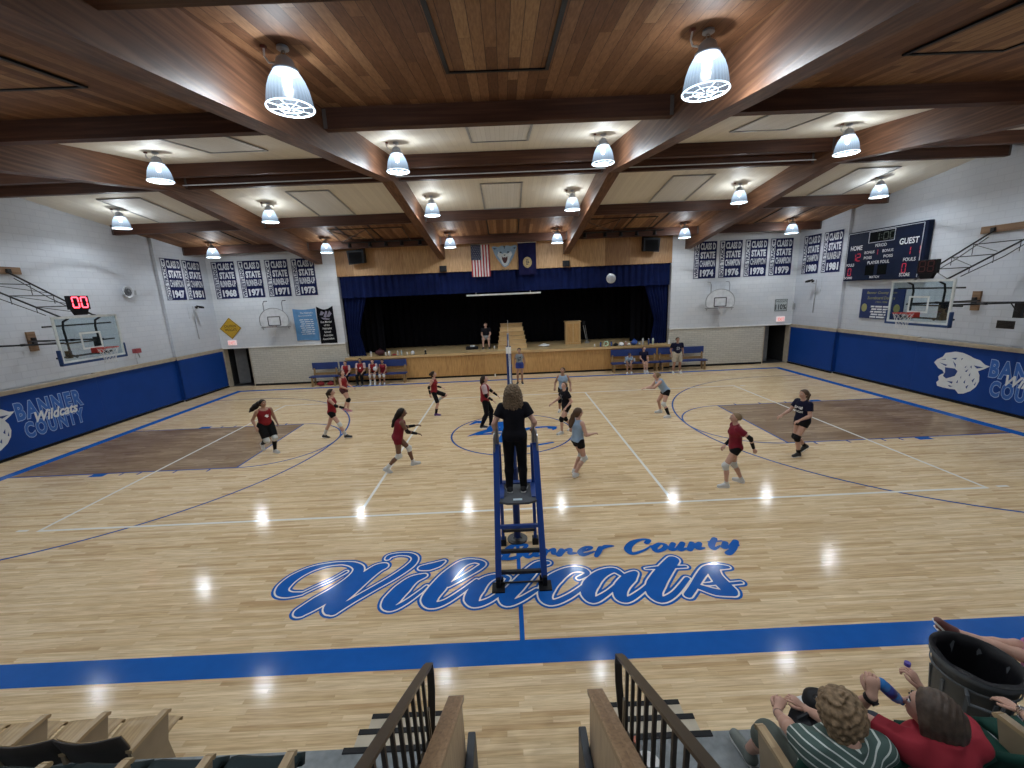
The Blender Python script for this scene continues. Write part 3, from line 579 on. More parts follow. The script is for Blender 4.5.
# ---------------------------------------------------------------- championship banners
M_HEM = mat('banner_hem', (0.45, 0.47, 0.52), .6, var=.04)
def banner(side, c, sport, cls, res, year, wdt=1.12, z0=4.37, z1=6.14):
    """c: centre along the wall; side: 'L','R' side walls or 'F' far wall"""
    if side == 'F': O = Vector((c-wdt/2, YF-.012, z0)); U = Vector((1, 0, 0)); Nn = Vector((0, -1, 0))
    elif side == 'L': O = Vector((-(WX-.12)+.012, c-wdt/2, z0)); U = Vector((0, 1, 0)); Nn = Vector((1, 0, 0))
    else: O = Vector((WX-.12-.012, c+wdt/2, z0)); U = Vector((0, -1, 0)); Nn = Vector((-1, 0, 0))
    V = Vector((0, 0, 1)); h = z1-z0; fn = lambda u, v, d: tuple(O+U*u+V*v+Nn*d)
    where = {'F': 'the far wall', 'L': 'the left wall', 'R': 'the right wall'}[side]
    t = thing('championship_banner', 'navy banner reading %s %s STATE %s %s on %s' % (sport, cls, res, year, where), 'banner', tuple(O+U*wdt/2), 0, 'navy state championship banners')
    off = O+U*wdt/2; g = lambda u, v, d: tuple(Vector(fn(u, v, d))-off)
    R = lambda a, b, c_, d_: [(a, c_), (b, c_), (b, d_), (a, d_)]
    n = 10; b = MB()
    b.prism([(0, 0), (wdt, 0), (wdt, h), (0, h)], g, 0, .006); b.build('cloth', M_BANNERB, t)
    b = MB(); b.prism(R(.05, .25, .05, h-.05), g, .006, .008)
    b.build('side_stripe', mat('banner_white', (0.56, 0.58, 0.62), .6, var=.04), t)
    e = MB()
    for q in (R(0, wdt, 0, .018), R(0, wdt, h-.018, h), R(0, .018, 0, h), R(wdt-.018, wdt, 0, h)): e.prism(q, g, .006, .009)
    e.build('hem', M_HEM, t)
    P = lambda u, v, d: Vector(g(u, v, d))
    b = MB()
    put_text(b, cls, P(.32, h-.39, .009), U, V, .72, .28, .045, spacing=1.02)
    put_text(b, 'STATE', P(.34, h-.80, .009), U, V, .68, .28, .05, spacing=1.02)
    put_text(b, res, P(.31, h-1.19, .009), U, V, .73, .28, .03, spacing=1.02)
    put_text(b, year, P(.36, .13, .009), U, V, .62, .28, .055, spacing=1.02)
    b.build('lettering', mat('banner_white', (0.6, 0.62, 0.66), .6), t)
    b = MB(); put_text(b, sport, P(.225, .09, .010), V, -U, h-.42, .15, .035, spacing=1.02)
    b.prism([(.08, h-.12), (.13, h-.09), (.2, h-.1), (.22, h-.15), (.17, h-.2), (.18, h-.27), (.12, h-.3), (.13, h-.2)], g, .0085, .010)
    b.build('sport_lettering', M_BANNERB, t)
    return t
for c, a in zip((-13.53, -12.27, -10.98, -9.71), (('WRESTLING', 'CLASS C', 'RUNNER-UP', '1968'), ('WRESTLING', 'CLASS D', 'RUNNER-UP', '1971'), ('GIRLS TRACK', 'CLASS D', 'RUNNER-UP', '1971'), ('WRESTLING', 'CLASS D', 'RUNNER-UP', '1973'))): banner('F', c, *a)
for c, a in zip((9.76, 11.0, 12.24, 13.47), (('WRESTLING', 'CLASS D', 'CHAMPION', '1974'), ('BOYS TRACK', 'CLASS D', 'CHAMPION', '1976'), ('GIRLS TRACK', 'CLASS D', 'CHAMPION', '1978'), ('GIRLS TRACK', 'CLASS D', 'CHAMPION', '1979'))): banner('F', c, *a)
for c, a in zip((6.85, 8.05), (('BOYS TRACK', 'CLASS D', 'CHAMPION', '1947'), ('BOYS TRACK', 'CLASS D', 'CHAMPION', '1951'))): banner('L', c, *a)
for c, a in zip((8.15, 6.87), (('GIRLS TRACK', 'CLASS D', 'CHAMPION', '1980'), ('GIRLS TRACK', 'CLASS D', 'RUNNER-UP', '1981'))): banner('R', c, *a)

FY = YF-.01
def fpoly(mb, poly, d0=0.0, d1=.012): return mb.prism(poly, lambda u, v, d: (u, FY-d, v), d0, d1)
def ftext(mb, s, x, z, w, h, off=0.01, d=.014, shear=0): return put_text(mb, s, (x, FY-d, z), (1, 0, 0), (0, 0, 1), w, h, off, shear)
# caution diamond
t = thing('caution_sign', 'yellow diamond CAUTION WILDCATS sign above the left doorway', 'sign', (-13.7, FY, 2.95))
def at_(o, t): o.parent = t; o.matrix_parent_inverse = Matrix.Translation(-t.location); return o
b = MB(); fpoly(b, [(-13.7+.53*math.cos(a), 2.95+.53*math.sin(a)) for a in (0, PI/2, PI, 1.5*PI)]); at_(b.build('panel', mat('sign_yellow', (.50, .30, .02), .5)), t)
b = MB(); ftext(b, 'CAUTION', -13.98, 3.0, .56, .12); ftext(b, 'WILDCATS', -13.98, 2.82, .56, .12); at_(b.build('lettering', M_BLACK), t)
b = MB()
for k in range(4):
    a0, a1 = k*PI/2, (k+1)*PI/2; b.bar((-13.7+.5*math.cos(a0), FY-.014, 2.95+.5*math.sin(a0)), (-13.7+.5*math.cos(a1), FY-.014, 2.95+.5*math.sin(a1)), .012, .012)
at_(b.build('border', M_BLACK), t)
for sx, lab in ((-13.72, 'small lit EXIT sign over the left doorway'), (13.72, 'small lit EXIT sign over the right doorway')):
    t = thing('exit_sign', lab, 'exit sign', (sx, FY, 2.24), 0, 'exit signs')
    b = MB().bbox(sx-.2, sx+.2, FY-.08, FY, 2.12, 2.37, .02); at_(b.build('housing', mat('exit_face', (.6, .5, .5), .4, emit=(1, .72, .72), es=.35)), t)
    b = MB(); ftext(b, 'EXIT', sx-.15, 2.17, .3, .14, .015, .083); at_(b.build('lettering', mat('exit_red', (.5, .1, .1), .4, emit=(1, .25, .2), es=.5)), t)
# cloth pennants beside the stage
def pennant(name, lab, x0, x1, z0, z1, m_, top, lines, tm, emblem=False):
    t = thing(name, lab, 'banner', ((x0+x1)/2, FY, z0)); b = MB(); n = 16
    vs = []; fs = []
    for r in range(9):
        for i in range(n+1):
            u = i/n; v = r/8; sag = top*math.sin(PI*u)*(v**3); x = x0+(x1-x0)*u+.02*math.sin(5*v); vs.append((x, FY-.03-.025*math.sin(6*u+4*v)*(1-.3*v), z0+(z1-z0)*v-sag+(1-v)*.03*math.sin(5*u)))
    vs += [(x, y-.006, z) for x, y, z in vs]; N = (n+1)*9
    for r in range(8):
        for i in range(n):
            a = r*(n+1)+i; fs += [(a, a+1, a+n+2, a+n+1), (N+a, N+a+n+1, N+a+n+2, N+a+1)]
    b.add(vs, fs); at_(b.build('cloth', m_, smooth=True), t)
    b = MB()
    for s_, x, z, w_, h_ in lines: put_text(b, s_, (x, FY-.075, z), (1, 0, .03), (0, 0, 1), w_, h_, .01, .1)
    at_(b.build('lettering', tm), t)
    if emblem:
        b = MB(); c_ = ((x0+x1)/2+.02, z1-.42)
        for poly in ([(-.3, .0), (-.2, .2), (-.05, .1), (-.16, -.02)], [(-.12, -.1), (.02, .2), (.1, .15), (.0, -.14)], [(.02, -.1), (.2, .2), (.3, .05), (.16, -.12)], [(-.25, -.12), (.2, -.2), (.1, -.25), (-.15, -.22)]):
            b.prism([(c_[0]+u, c_[1]+v) for u, v in poly], lambda u, v, d: (u, FY-.075-d, v), 0, .004)
        at_(b.build('emblem', mat('emblem_grey', (.22, .20, .27), .6)), t)
M_PW = mat('pennant_print', (.55, .62, .68), .6)
pennant('sportsmanship_banner', 'light blue cloth banner with small white text hung by the left fan-shaped backboard', -10.5, -9.38, 2.2, 3.76, mat('sky_blue_cloth', (.09, .24, .46), .7), .05,
        [('The Nebraska', -10.15, 3.50, .62, .09), ('Sportsmanship', -10.25, 3.36, .66, .09)]+[('-', x_, 3.2-.1*r_, w_, .035) for r_ in range(8) for x_, w_ in ((-10.22+.03*(r_ % 3), .18), (-10.0+.03*(r_ % 3), .26), (-9.69+.02*(r_ % 3), .12))], M_PW)
pennant('association_banner', 'black cloth pennant with grey emblem and white text left of the stage', -9.33, -8.52, 2.0, 3.84, mat('black_cloth', (.004, .004, .006), .8, spec=.1), .16,
        [('First Member', -9.2, 3.02, .56, .1), ('of the', -9.06, 2.87, .28, .09), ('Nebraska', -9.14, 2.70, .44, .1), ('School', -9.08, 2.53, .32, .1), ('Activities', -9.14, 2.36, .46, .1), ('Association', -9.2, 2.19, .56, .1)], mat('print_offwhite', (.6, .6, .58), .6), True)
# 110 sign
t = thing('percent_sign', 'white WILDCATS 110% placard on the far wall at right', 'sign', (13.7, FY, 2.93))
b = MB(); fpoly(b, [(13.37, 2.63), (14.02, 2.63), (14.02, 3.24), (13.37, 3.24)]); at_(b.build('panel', mat('placard', (.45, .49, .5), .5)), t)
b = MB(); ftext(b, 'WILDCATS', 13.43, 3.08, .53, .09); ftext(b, '110%', 13.43, 2.72, .53, .25, .02)
for q in ([(13.39, 2.65), (14.0, 2.65), (14.0, 2.67), (13.39, 2.67)], [(13.39, 3.2), (14.0, 3.2), (14.0, 3.22), (13.39, 3.22)], [(13.39, 2.65), (13.41, 2.65), (13.41, 3.22), (13.39, 3.22)], [(13.98, 2.65), (14.0, 2.65), (14.0, 3.22), (13.98, 3.22)]): fpoly(b, q, .012, .014)
at_(b.build('lettering', M_BLACK), t)
tag(MB().bbox(14.22, 14.28, FY-.2, FY-.1, 2.7, 3.0, .01).tube([(14.25, FY-.15, 3.0), (14.25, FY-.05, 3.1)], .01, 6).build('wall_telephone', M_GREY), 'small grey telephone by the right doorway corner', 'telephone')

# fan-shaped practice backboards on the far wall
def fan_board(cx, lab):
    y = FY-.42; t = thing('fan_backboard', lab, 'backboard', (cx, y, 2.97), 0, 'fan-shaped backboards')
    R_ = .74; prof = [(-.55, 0), (.55, 0), (.69, .1)]+[(.70*math.cos(a), .30+.58*math.sin(a)) for a in [PI*i/18 for i in range(19)]]+[(-.69, .1)]
    MB().prism(prof, lambda u, v, d: (u, -d, v), 0, .04).build('board', mat('fan_white', (.60, .61, .63), .45), t)
    b = MB(); pp = [(u*1.0, -.045, v) for u, v in prof]; b.tube(pp, .014, 6, closed=True); b.build('edge_trim', M_GREY, t)
    b = MB()
    for a, c in (((-.29, .06), (.29, .06)), ((.29, .06), (.29, .47)), ((.29, .47), (-.29, .47)), ((-.29, .47), (-.29, .06))): b.bar((a[0], -.044, a[1]), (c[0], -.044, c[1]), .045, .008, (0, 1, 0))
    b.build('target_square', mat('target_dark', (.05, .05, .06), .5), t)
    b = MB(); ring = [(.23*math.cos(2*PI*i/20), -.36+.23*math.sin(2*PI*i/20), .02) for i in range(20)]; b.tube(ring, .012, 6, closed=True); b.box(-.08, .08, -.14, -.04, -.02, .06)
    b.build('rim', mat('grey_rim', (.28, .25, .25), .5), t); make_net(t, (0, -.36, .02), .23)
    b = MB()
    for s in (-1, 1): b.tube([(s*.45, .02, -.02), (s*.45, .02, 1.1), (s*.45, .12, 1.22), (s*.45, .40, 1.22)], .02, 6).tube([(s*.45, .02, .1), (s*.45, .42, .1)], .02, 6).tube([(s*.62, -.05, .0), (s*.62, .05, -.12)], .02, 6)
    b.box(-.7, .7, .0, .05, -.05, 0).build('mount_pipes', M_GREY, t)
def make_net(parent, c, r):
    b = MB(); n = 12; L = 5
    rad = lambda k: r*(1-.42*min(k/3.5, 1)+.02*k*0)
    pt = lambda i, k: (c[0]+rad(k)*math.cos(2*PI*(i+.5*(k % 2))/n), c[1]+rad(k)*math.sin(2*PI*(i+.5*(k % 2))/n), c[2]-.085*k)
    for k in range(L):
        for i in range(n):
            b.tube([pt(i, k), pt(i, k+1)], .004, 4, False); b.tube([pt(i, k), pt(i-1 if k % 2 == 0 else i+1, k+1)], .004, 4, False)
    o = b.build('net', M_NET, parent); return o
fan_board(-11.25, 'white fan-shaped backboard left of the stage, below the navy banners')
fan_board(10.4, 'white fan-shaped backboard right of the stage, below the navy banners')

# ---------------------------------------------------------------- main goals on the side walls
M_GLASS = None
def glass_mat():
    t = NT('backboard_glass'); out = t.n['Material Output']; tr = t.node('ShaderNodeBsdfTransparent'); gl = t.node('ShaderNodeBsdfGlossy'); gl.inputs['Roughness'].default_value = .02
    tr.inputs[0].default_value = (.86, .93, .95, 1); 
    m_ = t.node('ShaderNodeMixShader'); m_.inputs[0].default_value = .09; t.link(tr.outputs[0], m_.inputs[1]); t.link(gl.outputs[0], m_.inputs[2]); t.link(m_.outputs[0], out.inputs[0]); return t.m
M_GLASS = glass_mat(); M_PADDING = mat('board_padding', (.010, .045, .16), .5); M_WFRAME = mat('white_frame', (.62, .66, .66), .4)
M_WOODBLK = beam_mat('bracket_wood', 'y', (.16, .09, .05), (.24, .15, .09), (.32, .21, .13))
def goal(s, lab, lit):
    X = 11.72
    t = thing('basketball_goal', lab, 'basketball goal', (s*X, 0, 2.74), PI if s > 0 else 0, 'wall-mounted glass basketball goals')
    # local: +x points into the court, board plane at x=0, z 0..1.22
    MB().box(-.012, .0, -.88, .88, .03, 1.19).build('glass_board', M_GLASS, t)
    b = MB()
    for q in ((-.02, .012, -.92, -.86, 0, 1.22), (-.02, .012, .86, .92, 0, 1.22), (-.02, .012, -.86, .86, 1.16, 1.22), (-.02, .012, -.86, .86, 0, .06)): b.box(*q)
    b.build('board_frame', M_WFRAME, t)
    b = MB()
    for q in ((.0, .006, -.30, .30, .72, .77), (.0, .006, -.30, .30, .30, .35), (.0, .006, -.30, -.25, .35, .72), (.0, .006, .25, .30, .35, .72)): b.box(*q)
    b.build('target_square', M_WFRAME, t)
    b = MB().bbox(-.06, .035, -.96, .96, -.06, .005, .015).bbox(-.06, .035, -.96, -.915, -.06, .36, .015).bbox(-.06, .035, .915, .96, -.06, .36, .015); b.build('edge_padding', M_PADDING, t)
    r = MB(); ring = [(.39+.23*math.cos(2*PI*i/28), .23*math.sin(2*PI*i/28), .31) for i in range(28)]; r.tube(ring, .011, 8, closed=True)
    r.box(.0, .17, -.10, .10, .18, .32).tube([(.15, .09, .2), (.22, .16, .3)], .01, 6).tube([(.15, -.09, .2), (.22, -.16, .3)], .01, 6)
    rm = r.build('rim', M_RED, t); make_net(rm, (.39, 0, .31), .225)
    b = MB()
    for yy in (-.45, .45): b.tube([(-.05, yy, .12), (-.22, yy, .2), (-.24, yy, .9), (-.2, yy, 1.08), (-.04, yy, 1.16)], .026, 8)
    b.tube([(-.24, -.95, .98), (-.24, .95, .98)], .022, 8).tube([(-.25, -.5, .5), (-.25, .95, .5)], .022, 8).tube([(-.25, -.8, .14), (-.25, .8, .14)], .026, 8).box(-.34, -.2, .38, .52, .1, .6).box(-.3, -.2, -.52, -.42, .1, .3)
    b.build('back_frame', M_BLACKMETAL, t)
    D = WX-X
    for yy, nm in ((-.62, 0), (.62, 0)):
        b = MB().tube([(-.2, yy*.75, 1.2), (-D+.08, yy*1.15, 2.56)], .024, 8).tube([(-.55, yy*.8, 1.27), (-1.5, yy, 1.75), (-D+.3, yy*1.1, 2.35)], .012, 6)
        k0 = Vector((-.25, yy*.75, 1.22)); k1 = Vector((-D+.08, yy*1.15, 2.56))
        b.build('upper_strut', M_BLACKMETAL, t)
        b = MB().tube([(-.2, yy*.9, .52), (-D+.06, yy*1.3, .52)], .024, 8).tube([(-1.2, yy*1.05, .49), (-1.2, yy*1.05, .555)], .05, 8).build('lower_strut', M_BLACKMETAL, t)
    b = MB()
    for f_ in (.22, .45, .70):
        a = Vector((-.2-f_*(D-.28), 0, 1.2+f_*1.36)); b.tube([(a.x, -.47-.15*f_, a.z), (a.x, .47+.15*f_, a.z)], .014, 6); b.tube([(a.x, -.47-.15*f_, a.z), (a.x+.55, .47+.1*f_, a.z-.27)], .009, 6)
        for sy in (-1, 1): b.tube([(a.x, sy*(.47+.15*f_), a.z), (a.x, sy*(.47+.15*f_), a.z-.28*f_-.1)], .009, 6)
    b.tube([(-.3, -.6, .55), (-D+.06, .8, .52)], .012, 6); b.build('braces', M_BLACKMETAL, t)
    b = MB().box(-D+.01, -D+.10, -1.1, 1.1, 2.48, 2.68); b.build('upper_bracket_board', M_WOODBLK, t)
    for sy in (-1, 1):
        b = MB().box(-D+.01, -D+.09, sy*.9-.11, sy*.9+.11, .22, .80); b.build('lower_bracket_board', M_WOODBLK, t)
        b = MB().box(-D+.09, -D+.16, sy*.9-.05, sy*.9+.05, .42, .62).box(-D+.09, -D+.16, sy*.75-.05, sy*.75+.05, 2.5, 2.62); b.build('hinge', M_BLACKMETAL, t)
    if s > 0: MB().box(-D+.35, -D+.6, .55, .75, .1, .5).tube([(-D+1.0, .8, .5), (-D+.5, .66, .14)], .014, 6).build('counterweight', M_BLACKMETAL, t)
    # shot clock on top
    c = thing('shot_clock', 'shot clock on top of the %s backboard, %s' % ('right' if s > 0 else 'left', 'dark with unlit digits' if s > 0 else 'glowing red 00'), 'shot clock', (s*(X+.12), 0, 4.10), PI if s > 0 else 0)
    MB().bbox(-.06, .06, -.27, .27, .03, .40, .01).build('housing', M_BLACK, c)
    MB().prism([(-.14, -.12), (.14, -.12), (.22, .035), (-.22, .035)], lambda u, v, d: (d, u, v), -.05, .05).build('mount', M_BLACK, c)
    b = MB(); dg = MB()
    seg = {'0': 'abcdef', '8': 'abcdefg'}[('0' if lit else '8')]
    for cy in (-.12, .12):
        sh = {'a': ((-.075, .36), (.075, .36)), 'd': ((-.075, .085), (.075, .085)), 'g': ((-.075, .22), (.075, .22)), 'b': ((.08, .235), (.08, .35)), 'c': ((.08, .095), (.08, .205)), 'f': ((-.08, .235), (-.08, .35)), 'e': ((-.08, .095), (-.08, .205))}
        for q in seg: (u0, v0), (u1, v1) = sh[q]; dg.bar((.0615, cy+u0, v0), (.0615, cy+u1, v1), .03, .004, (1, 0, 0))
    dg.build('digits', mat('digit_red_lit', (.3, .02, .03), .4, emit=(1, .06, .09), es=5.5) if lit else mat('digit_off', (.07, .012, .015), .4), c)
goal(-1, 'glass basketball goal braced off the left wall', True)
goal(1, 'glass basketball goal braced off the right wall', False)

# ---------------------------------------------------------------- right wall scoreboard and signs
RXW = WX
t = thing('scoreboard', 'large navy HOME and GUEST scoreboard on the right wall', 'scoreboard', (RXW, 4.32, 3.98))
rp = lambda d, u, v: (-d, 1.68-u, v)   # u from the left end as seen from the court
MB().bbox(-.20, -.005, -1.68, 1.68, 0, 1.92, .03).build('cabinet', mat('scoreboard_navy', (.004, .009, .03), .5, spec=.15), t)
b = MB()
for q in (((.06, .06), (.06, 1.86)), ((3.22, .06), (3.22, 1.86)), ((.06, 1.86), (3.22, 1.86))): b.bar(rp(.205, *q[0]), rp(.205, *q[1]), .022, .01, (1, 0, 0))
for q in (((1.05, 1.82), (2.15, 1.82)), ((2.15, 1.82), (2.15, 1.42)), ((2.15, 1.42), (1.05, 1.42)), ((1.05, 1.42), (1.05, 1.82))): b.bar(rp(.205, *q[0]), rp(.205, *q[1]), .018, .01, (1, 0, 0))
b.build('trim_stripe', M_HEM, t)
b = MB(); tx = lambda s_, u, v, w_, h_, o=.01: put_text(b, s_, rp(.203, u, v), (0, -1, 0), (0, 0, 1), w_, h_, o)
tx('HOME', .22, 1.20, .56, .17, .02); tx('GUEST', 2.38, 1.22, .72, .20, .02); tx('PERIOD', 1.38, 1.24, .48, .11); tx('BONUS', .92, 1.02, .45, .10); tx('BONUS', 1.72, 1.02, .45, .10)
tx('POSS', .92, .82, .36, .10); tx('POSS', 1.80, .82, .38, .10); tx('PLAYER FOUL', 1.12, .62, .95, .11); tx('FOULS', .10, .58, .38, .11); tx('FOULS', 2.62, .62, .46, .12); tx('SCORE', .08, .08, .38, .09); tx('SCORE', 2.55, .1, .4, .12); tx('MATCH', 1.3, .08, .42, .09)
b.build('lettering', M_PRINTW, t)
def segdigits(mb, s_, fn, u, v, w_, h_, th):
    S = {'0': 'abcdef', '1': 'bc', '2': 'abged', ':': ':', '8': 'abcdefg'}
    for ch in s_:
        if ch == ':':
            for q in (.3, .7): mb.bar(fn(u+w_*.1, v+h_*q-th/2), fn(u+w_*.1, v+h_*q+th/2), th, .004, (1, 0, 0))
            u += w_*.45; continue
        sh = {'a': ((0, 1), (1, 1)), 'd': ((0, 0), (1, 0)), 'g': ((0, .5), (1, .5)), 'b': ((1, .55), (1, .95)), 'c': ((1, .05), (1, .45)), 'f': ((0, .55), (0, .95)), 'e': ((0, .05), (0, .45))}
        for q in S[ch]: (a, c_), (d_, e_) = sh[q]; mb.bar(fn(u+a*w_*.7, v+c_*h_), fn(u+d_*w_*.7, v+e_*h_), th, .004, (1, 0, 0))
        u += w_
b = MB().box(-.206, -.2, -1.68+1.22, -1.68+2.28, 1.45, 1.80)
MB().prism([(1.08, 1.45), (2.12, 1.45), (2.12, 1.79), (1.08, 1.79)], lambda u, v, d: rp(d, u, v), .2, .204).prism([(1.05, .2), (1.45, .2), (1.45, .58), (1.05, .58)], lambda u, v, d: rp(d, u, v), .2, .204).prism([(1.6, .2), (2.0, .2), (2.0, .58), (1.6, .58)], lambda u, v, d: rp(d, u, v), .2, .204).build('display_window', mat('display_black', (.003, .004, .004), .6, spec=.05), t)
b = MB(); f_ = lambda u, v: rp(.206, u, v); segdigits(b, '1:00', f_, 1.3, 1.49, .27, .25, .03); b.build('clock_digits', mat('digit_dim', (.03, .04, .03), .4, emit=(.3, .4, .3), es=.03), t)
b = MB(); segdigits(b, '12', f_, .36, .78, .22, .27, .025); segdigits(b, '11', f_, 2.6, .84, .35, .27, .025); segdigits(b, '0', f_, .22, .22, .2, .27, .025); segdigits(b, '0', f_, 2.62, .24, .2, .3, .025)
segdigits(b, '1', f_, 1.38, .95, .2, .2, .015); b.build('score_digits', mat('digit_red', (.15, .01, .02), .4, emit=(1, .05, .12), es=.3), t)
t = thing('booster_sign', 'blue rectangular sign with yellow and white lettering below the scoreboard', 'sign', (RXW, 4.2, 2.5))
rq = lambda u, v, d: (-d-.02, .93-u, v)
MB().prism([(0, 0), (1.86, 0), (1.86, 1.15), (0, 1.15)], rq, 0, .03).build('panel', mat('sign_navy', (.006, .02, .10), .5), t)
b = MB(); put_text(b, 'Banner County Gym', rq(.25, .93, .032), (0, -1, 0), (0, 0, 1), 1.3, .12, .01, .2); put_text(b, 'Scoreboard Donors', rq(.3, .75, .032), (0, -1, 0), (0, 0, 1), 1.2, .11, .01, .2); put_text(b, '1993-1994', rq(.7, .61, .032), (0, -1, 0), (0, 0, 1), .5, .07, .005)
for cx in (.2, 1.62): b.prism([(cx+.13*math.cos(2*PI*i/16), .42+.16*math.sin(2*PI*i/16)) for i in range(16)], rq, .03, .034)
b.build('yellow_print', mat('print_olive', (.28, .27, .10), .5), t)
b = MB()
for i in range(5):   # lettering too small to read in the photograph: word-shaped marks
    u_ = .50+.04*(i % 2)
    for wd in ((.16, .3, .22), (.22, .2, .26), (.14, .34, .2), (.3, .2, .18), (.26, .34, .1))[i]: b.prism([(u_, .44-.1*i), (u_+wd, .44-.1*i), (u_+wd+.015, .50-.1*i), (u_+.015, .50-.1*i)], rq, .03, .032); u_ += wd+.04
b.build('white_print', M_PRINTW, t)
t = tag(MB().bbox(RXW-.04, RXW, -.19, .26, 2.47, 2.70, .008).build('wall_vent', mat('dark_vent', (.035, .03, .028), .5)), 'small dark wall vent below the right goal bracket', 'vent')
sl = MB()
for k in range(5): sl.box(RXW-.048, RXW-.04, -.16, .23, 2.50+k*.038, 2.515+k*.038)
sl.build('slats', M_BLACK, t)
# cage flood lights on both side walls, with a conduit down the wall
for s, lab in ((-1, 'left'), (1, 'right')):
    xw = s*(WX-.12); t = thing('camera_bracket', 'white wall plate with a small black camera on the %s wall under the banners' % lab, 'camera', (xw-s*.004, 7.6, 4.0), 0)
    MB().bbox(-.02 if s > 0 else 0.002, -.002 if s > 0 else .02, -.3, .35, -.45, .22, .005).build('plate', M_WALLX, t)
    MB().tube([(-s*.02, 0, -.1), (-s*.25, 0, -.02), (-s*.3, 0, .05)], .018, 8).tube([(-s*.03, 0, .1), (-s*.03, 0, -.7), (-s*.03, .02, -1.4)], .02, 6).build('arm', mat('conduit_grey', (.35, .36, .38), .5), t)
    MB().bar((-s*.2, .02, .08), (-s*.42, .08, .03), .1, .1).tube([(-s*.42, .08, .03), (-s*.47, .1, .02)], .045, 10).build('camera_body', M_BLACK, t)
    MB().bar((-s*.25, -.12, .06), (-s*.35, -.2, .02), .07, .07).build('second_camera', M_BLACK, t)
# round horn speaker, left wall
t = thing('wall_horn', 'round white horn with dark ring on the left wall', 'horn speaker', (-WX, 4.5, 4.72))
MB().lathe([(.10, .0), (.12, .05), (.2, .1), (.235, .13), (.235, .15), (.2, .14), (.14, .1), (.12, .09)], axis='x', n=28).build('bell', mat('horn_grey', (.5, .52, .56), .4), t, True)
MB().lathe([(.0, .13), (.08, .125), (.13, .1), (.15, .12), (.12, .15), (.11, .13), (.07, .15), (0, .155)], axis='x', n=24).build('inner_ring', mat('ring_dark', (.06, .065, .075), .4), t, True)
MB().bbox(0, .09, .26, .4, -.09, .07, .01).tube([(.03, .2, 0), (.03, .3, 0)], .015, 6).build('control_box', M_GREY, t)
t = thing('score_light', 'small red light hanging at the left padding ledge', 'light', (-WX+.13, 4.2, 2.3))
MB().bbox(0, .16, -.14, .1, .13, .3, .02).build('housing', mat('dull_red', (.3, .05, .06), .5), t); MB().tube([(.08, 0, .13), (.1, .03, -.05)], .02, 6).tube([(0, -.02, .22), (0, -.02, -.3)], .008, 5).build('cable', M_GREY, t)

# ---------------------------------------------------------------- proscenium: flags, cat head, speakers
t = thing('us_flag', 'American flag hung vertically above the stage', 'flag', (-1.15, YF-.022, 6.42)); W_, H_ = .90, 1.50; sw = W_/13
def hang(mb, u0, u1, v0, v1, d, n=6):
    m = max(2, int((v1-v0)/.12)); nu = max(1, int((u1-u0)/.07)); vs = []; fs = []
    for j in range(m+1):
        for i in range(nu+1):
            u = u0+(u1-u0)*i/nu; v = v0+(v1-v0)*j/m; yy = -d-.012*math.sin(u*14+1)*(1+v/H_)
            vs.append((u-W_/2, yy, -v))
    for j in range(m):
        for i in range(nu): a = j*(nu+1)+i; fs.append((a, a+1, a+nu+2, a+nu+1))
    mb.add(vs, fs)
r = MB(); w_ = MB()
for k in range(13): hang(r if k % 2 == 0 else w_, k*sw, (k+1)*sw, .02 if k > 6 else .72, H_, .02)
M_FR = mat('flag_red', (.33, .02, .03), .7); M_FW = mat('flag_white', (.6, .58, .58), .7)
r.build('red_stripes', M_FR, t); w_.build('white_stripes', M_FW, t)
b = MB(); hang(b, 0, 7*sw, .02, .72, .022); b.build('canton', mat('flag_blue', (.018, .022, .06), .7), t)
b = MB()
for i in range(5):
    for j in range(8): cx = .05+i*.09+(.045 if j % 2 else 0); b.add([(cx-W_/2+.014*math.cos(2*PI*k/5+.3)*(1 if k % 2 else 1), -.038, -(.07+j*.085)+.014*math.sin(2*PI*k/5+.3)) for k in range(5)], [(0, 1, 2, 3, 4)])
b.build('stars', M_FW, t); MB().tube([(-W_/2-.02, -.02, 0), (W_/2+.02, -.02, 0)], .015, 8).build('rod', M_STEEL, t)
t = thing('state_flag', 'dark blue state flag with round gold seal above the stage', 'flag', (1.10, FY-.05, 6.42))
W_ = .86
b = MB(); hang(b, 0, W_, .02, 1.50, .02); b.build('cloth', mat('state_blue', (.008, .008, .045), .7, spec=.1), t)
b = MB(); b.prism([(.21*math.cos(2*PI*i/28), -.92+.25*math.sin(2*PI*i/28)) for i in range(28)], lambda u, v, d: (u, -.045-d, v), 0, .004); b.build('seal', mat('seal_gold', (.42, .31, .14), .6), t)
b = MB()
for i in range(28): a = 2*PI*i/28; b.bar((.17*math.cos(a), -.052, -.92+.205*math.sin(a)), (.17*math.cos(a+.2), -.052, -.92+.205*math.sin(a+.2)), .012, .003, (0, 1, 0))
for q in ((-.06, -.8, .06, -.8), (-.08, -.9, .1, -.93), (-.05, -1.0, .05, -1.02), (-.02, -.82, -.03, -1.05), (.04, -.84, .05, -.97)): b.bar((q[0], -.052, q[1]), (q[2], -.052, q[3]), .035, .003, (0, 1, 0))
b.build('seal_detail', mat('seal_dark', (.05, .045, .06), .6), t); MB().tube([(-W_/2-.03, -.02, 0), (W_/2+.03, -.02, 0)], .02, 8).build('rod', M_WHITE, t)
t = thing('wildcat_plaque', 'painted grey wildcat head cutout snarling between the two flags', 'plaque', (.03, FY-.02, 5.85))
hd = [(-.62, .42), (-.5, .46), (-.3, .40), (-.15, .47), (0, .45), (.15, .47), (.3, .42), (.5, .48), (.6, .42), (.55, .25), (.48, .1), (.4, -.08), (.27, -.28), (.15, -.46), (0, -.54), (-.12, -.48), (-.25, -.3), (-.4, -.1), (-.5, .1), (-.56, .28)]
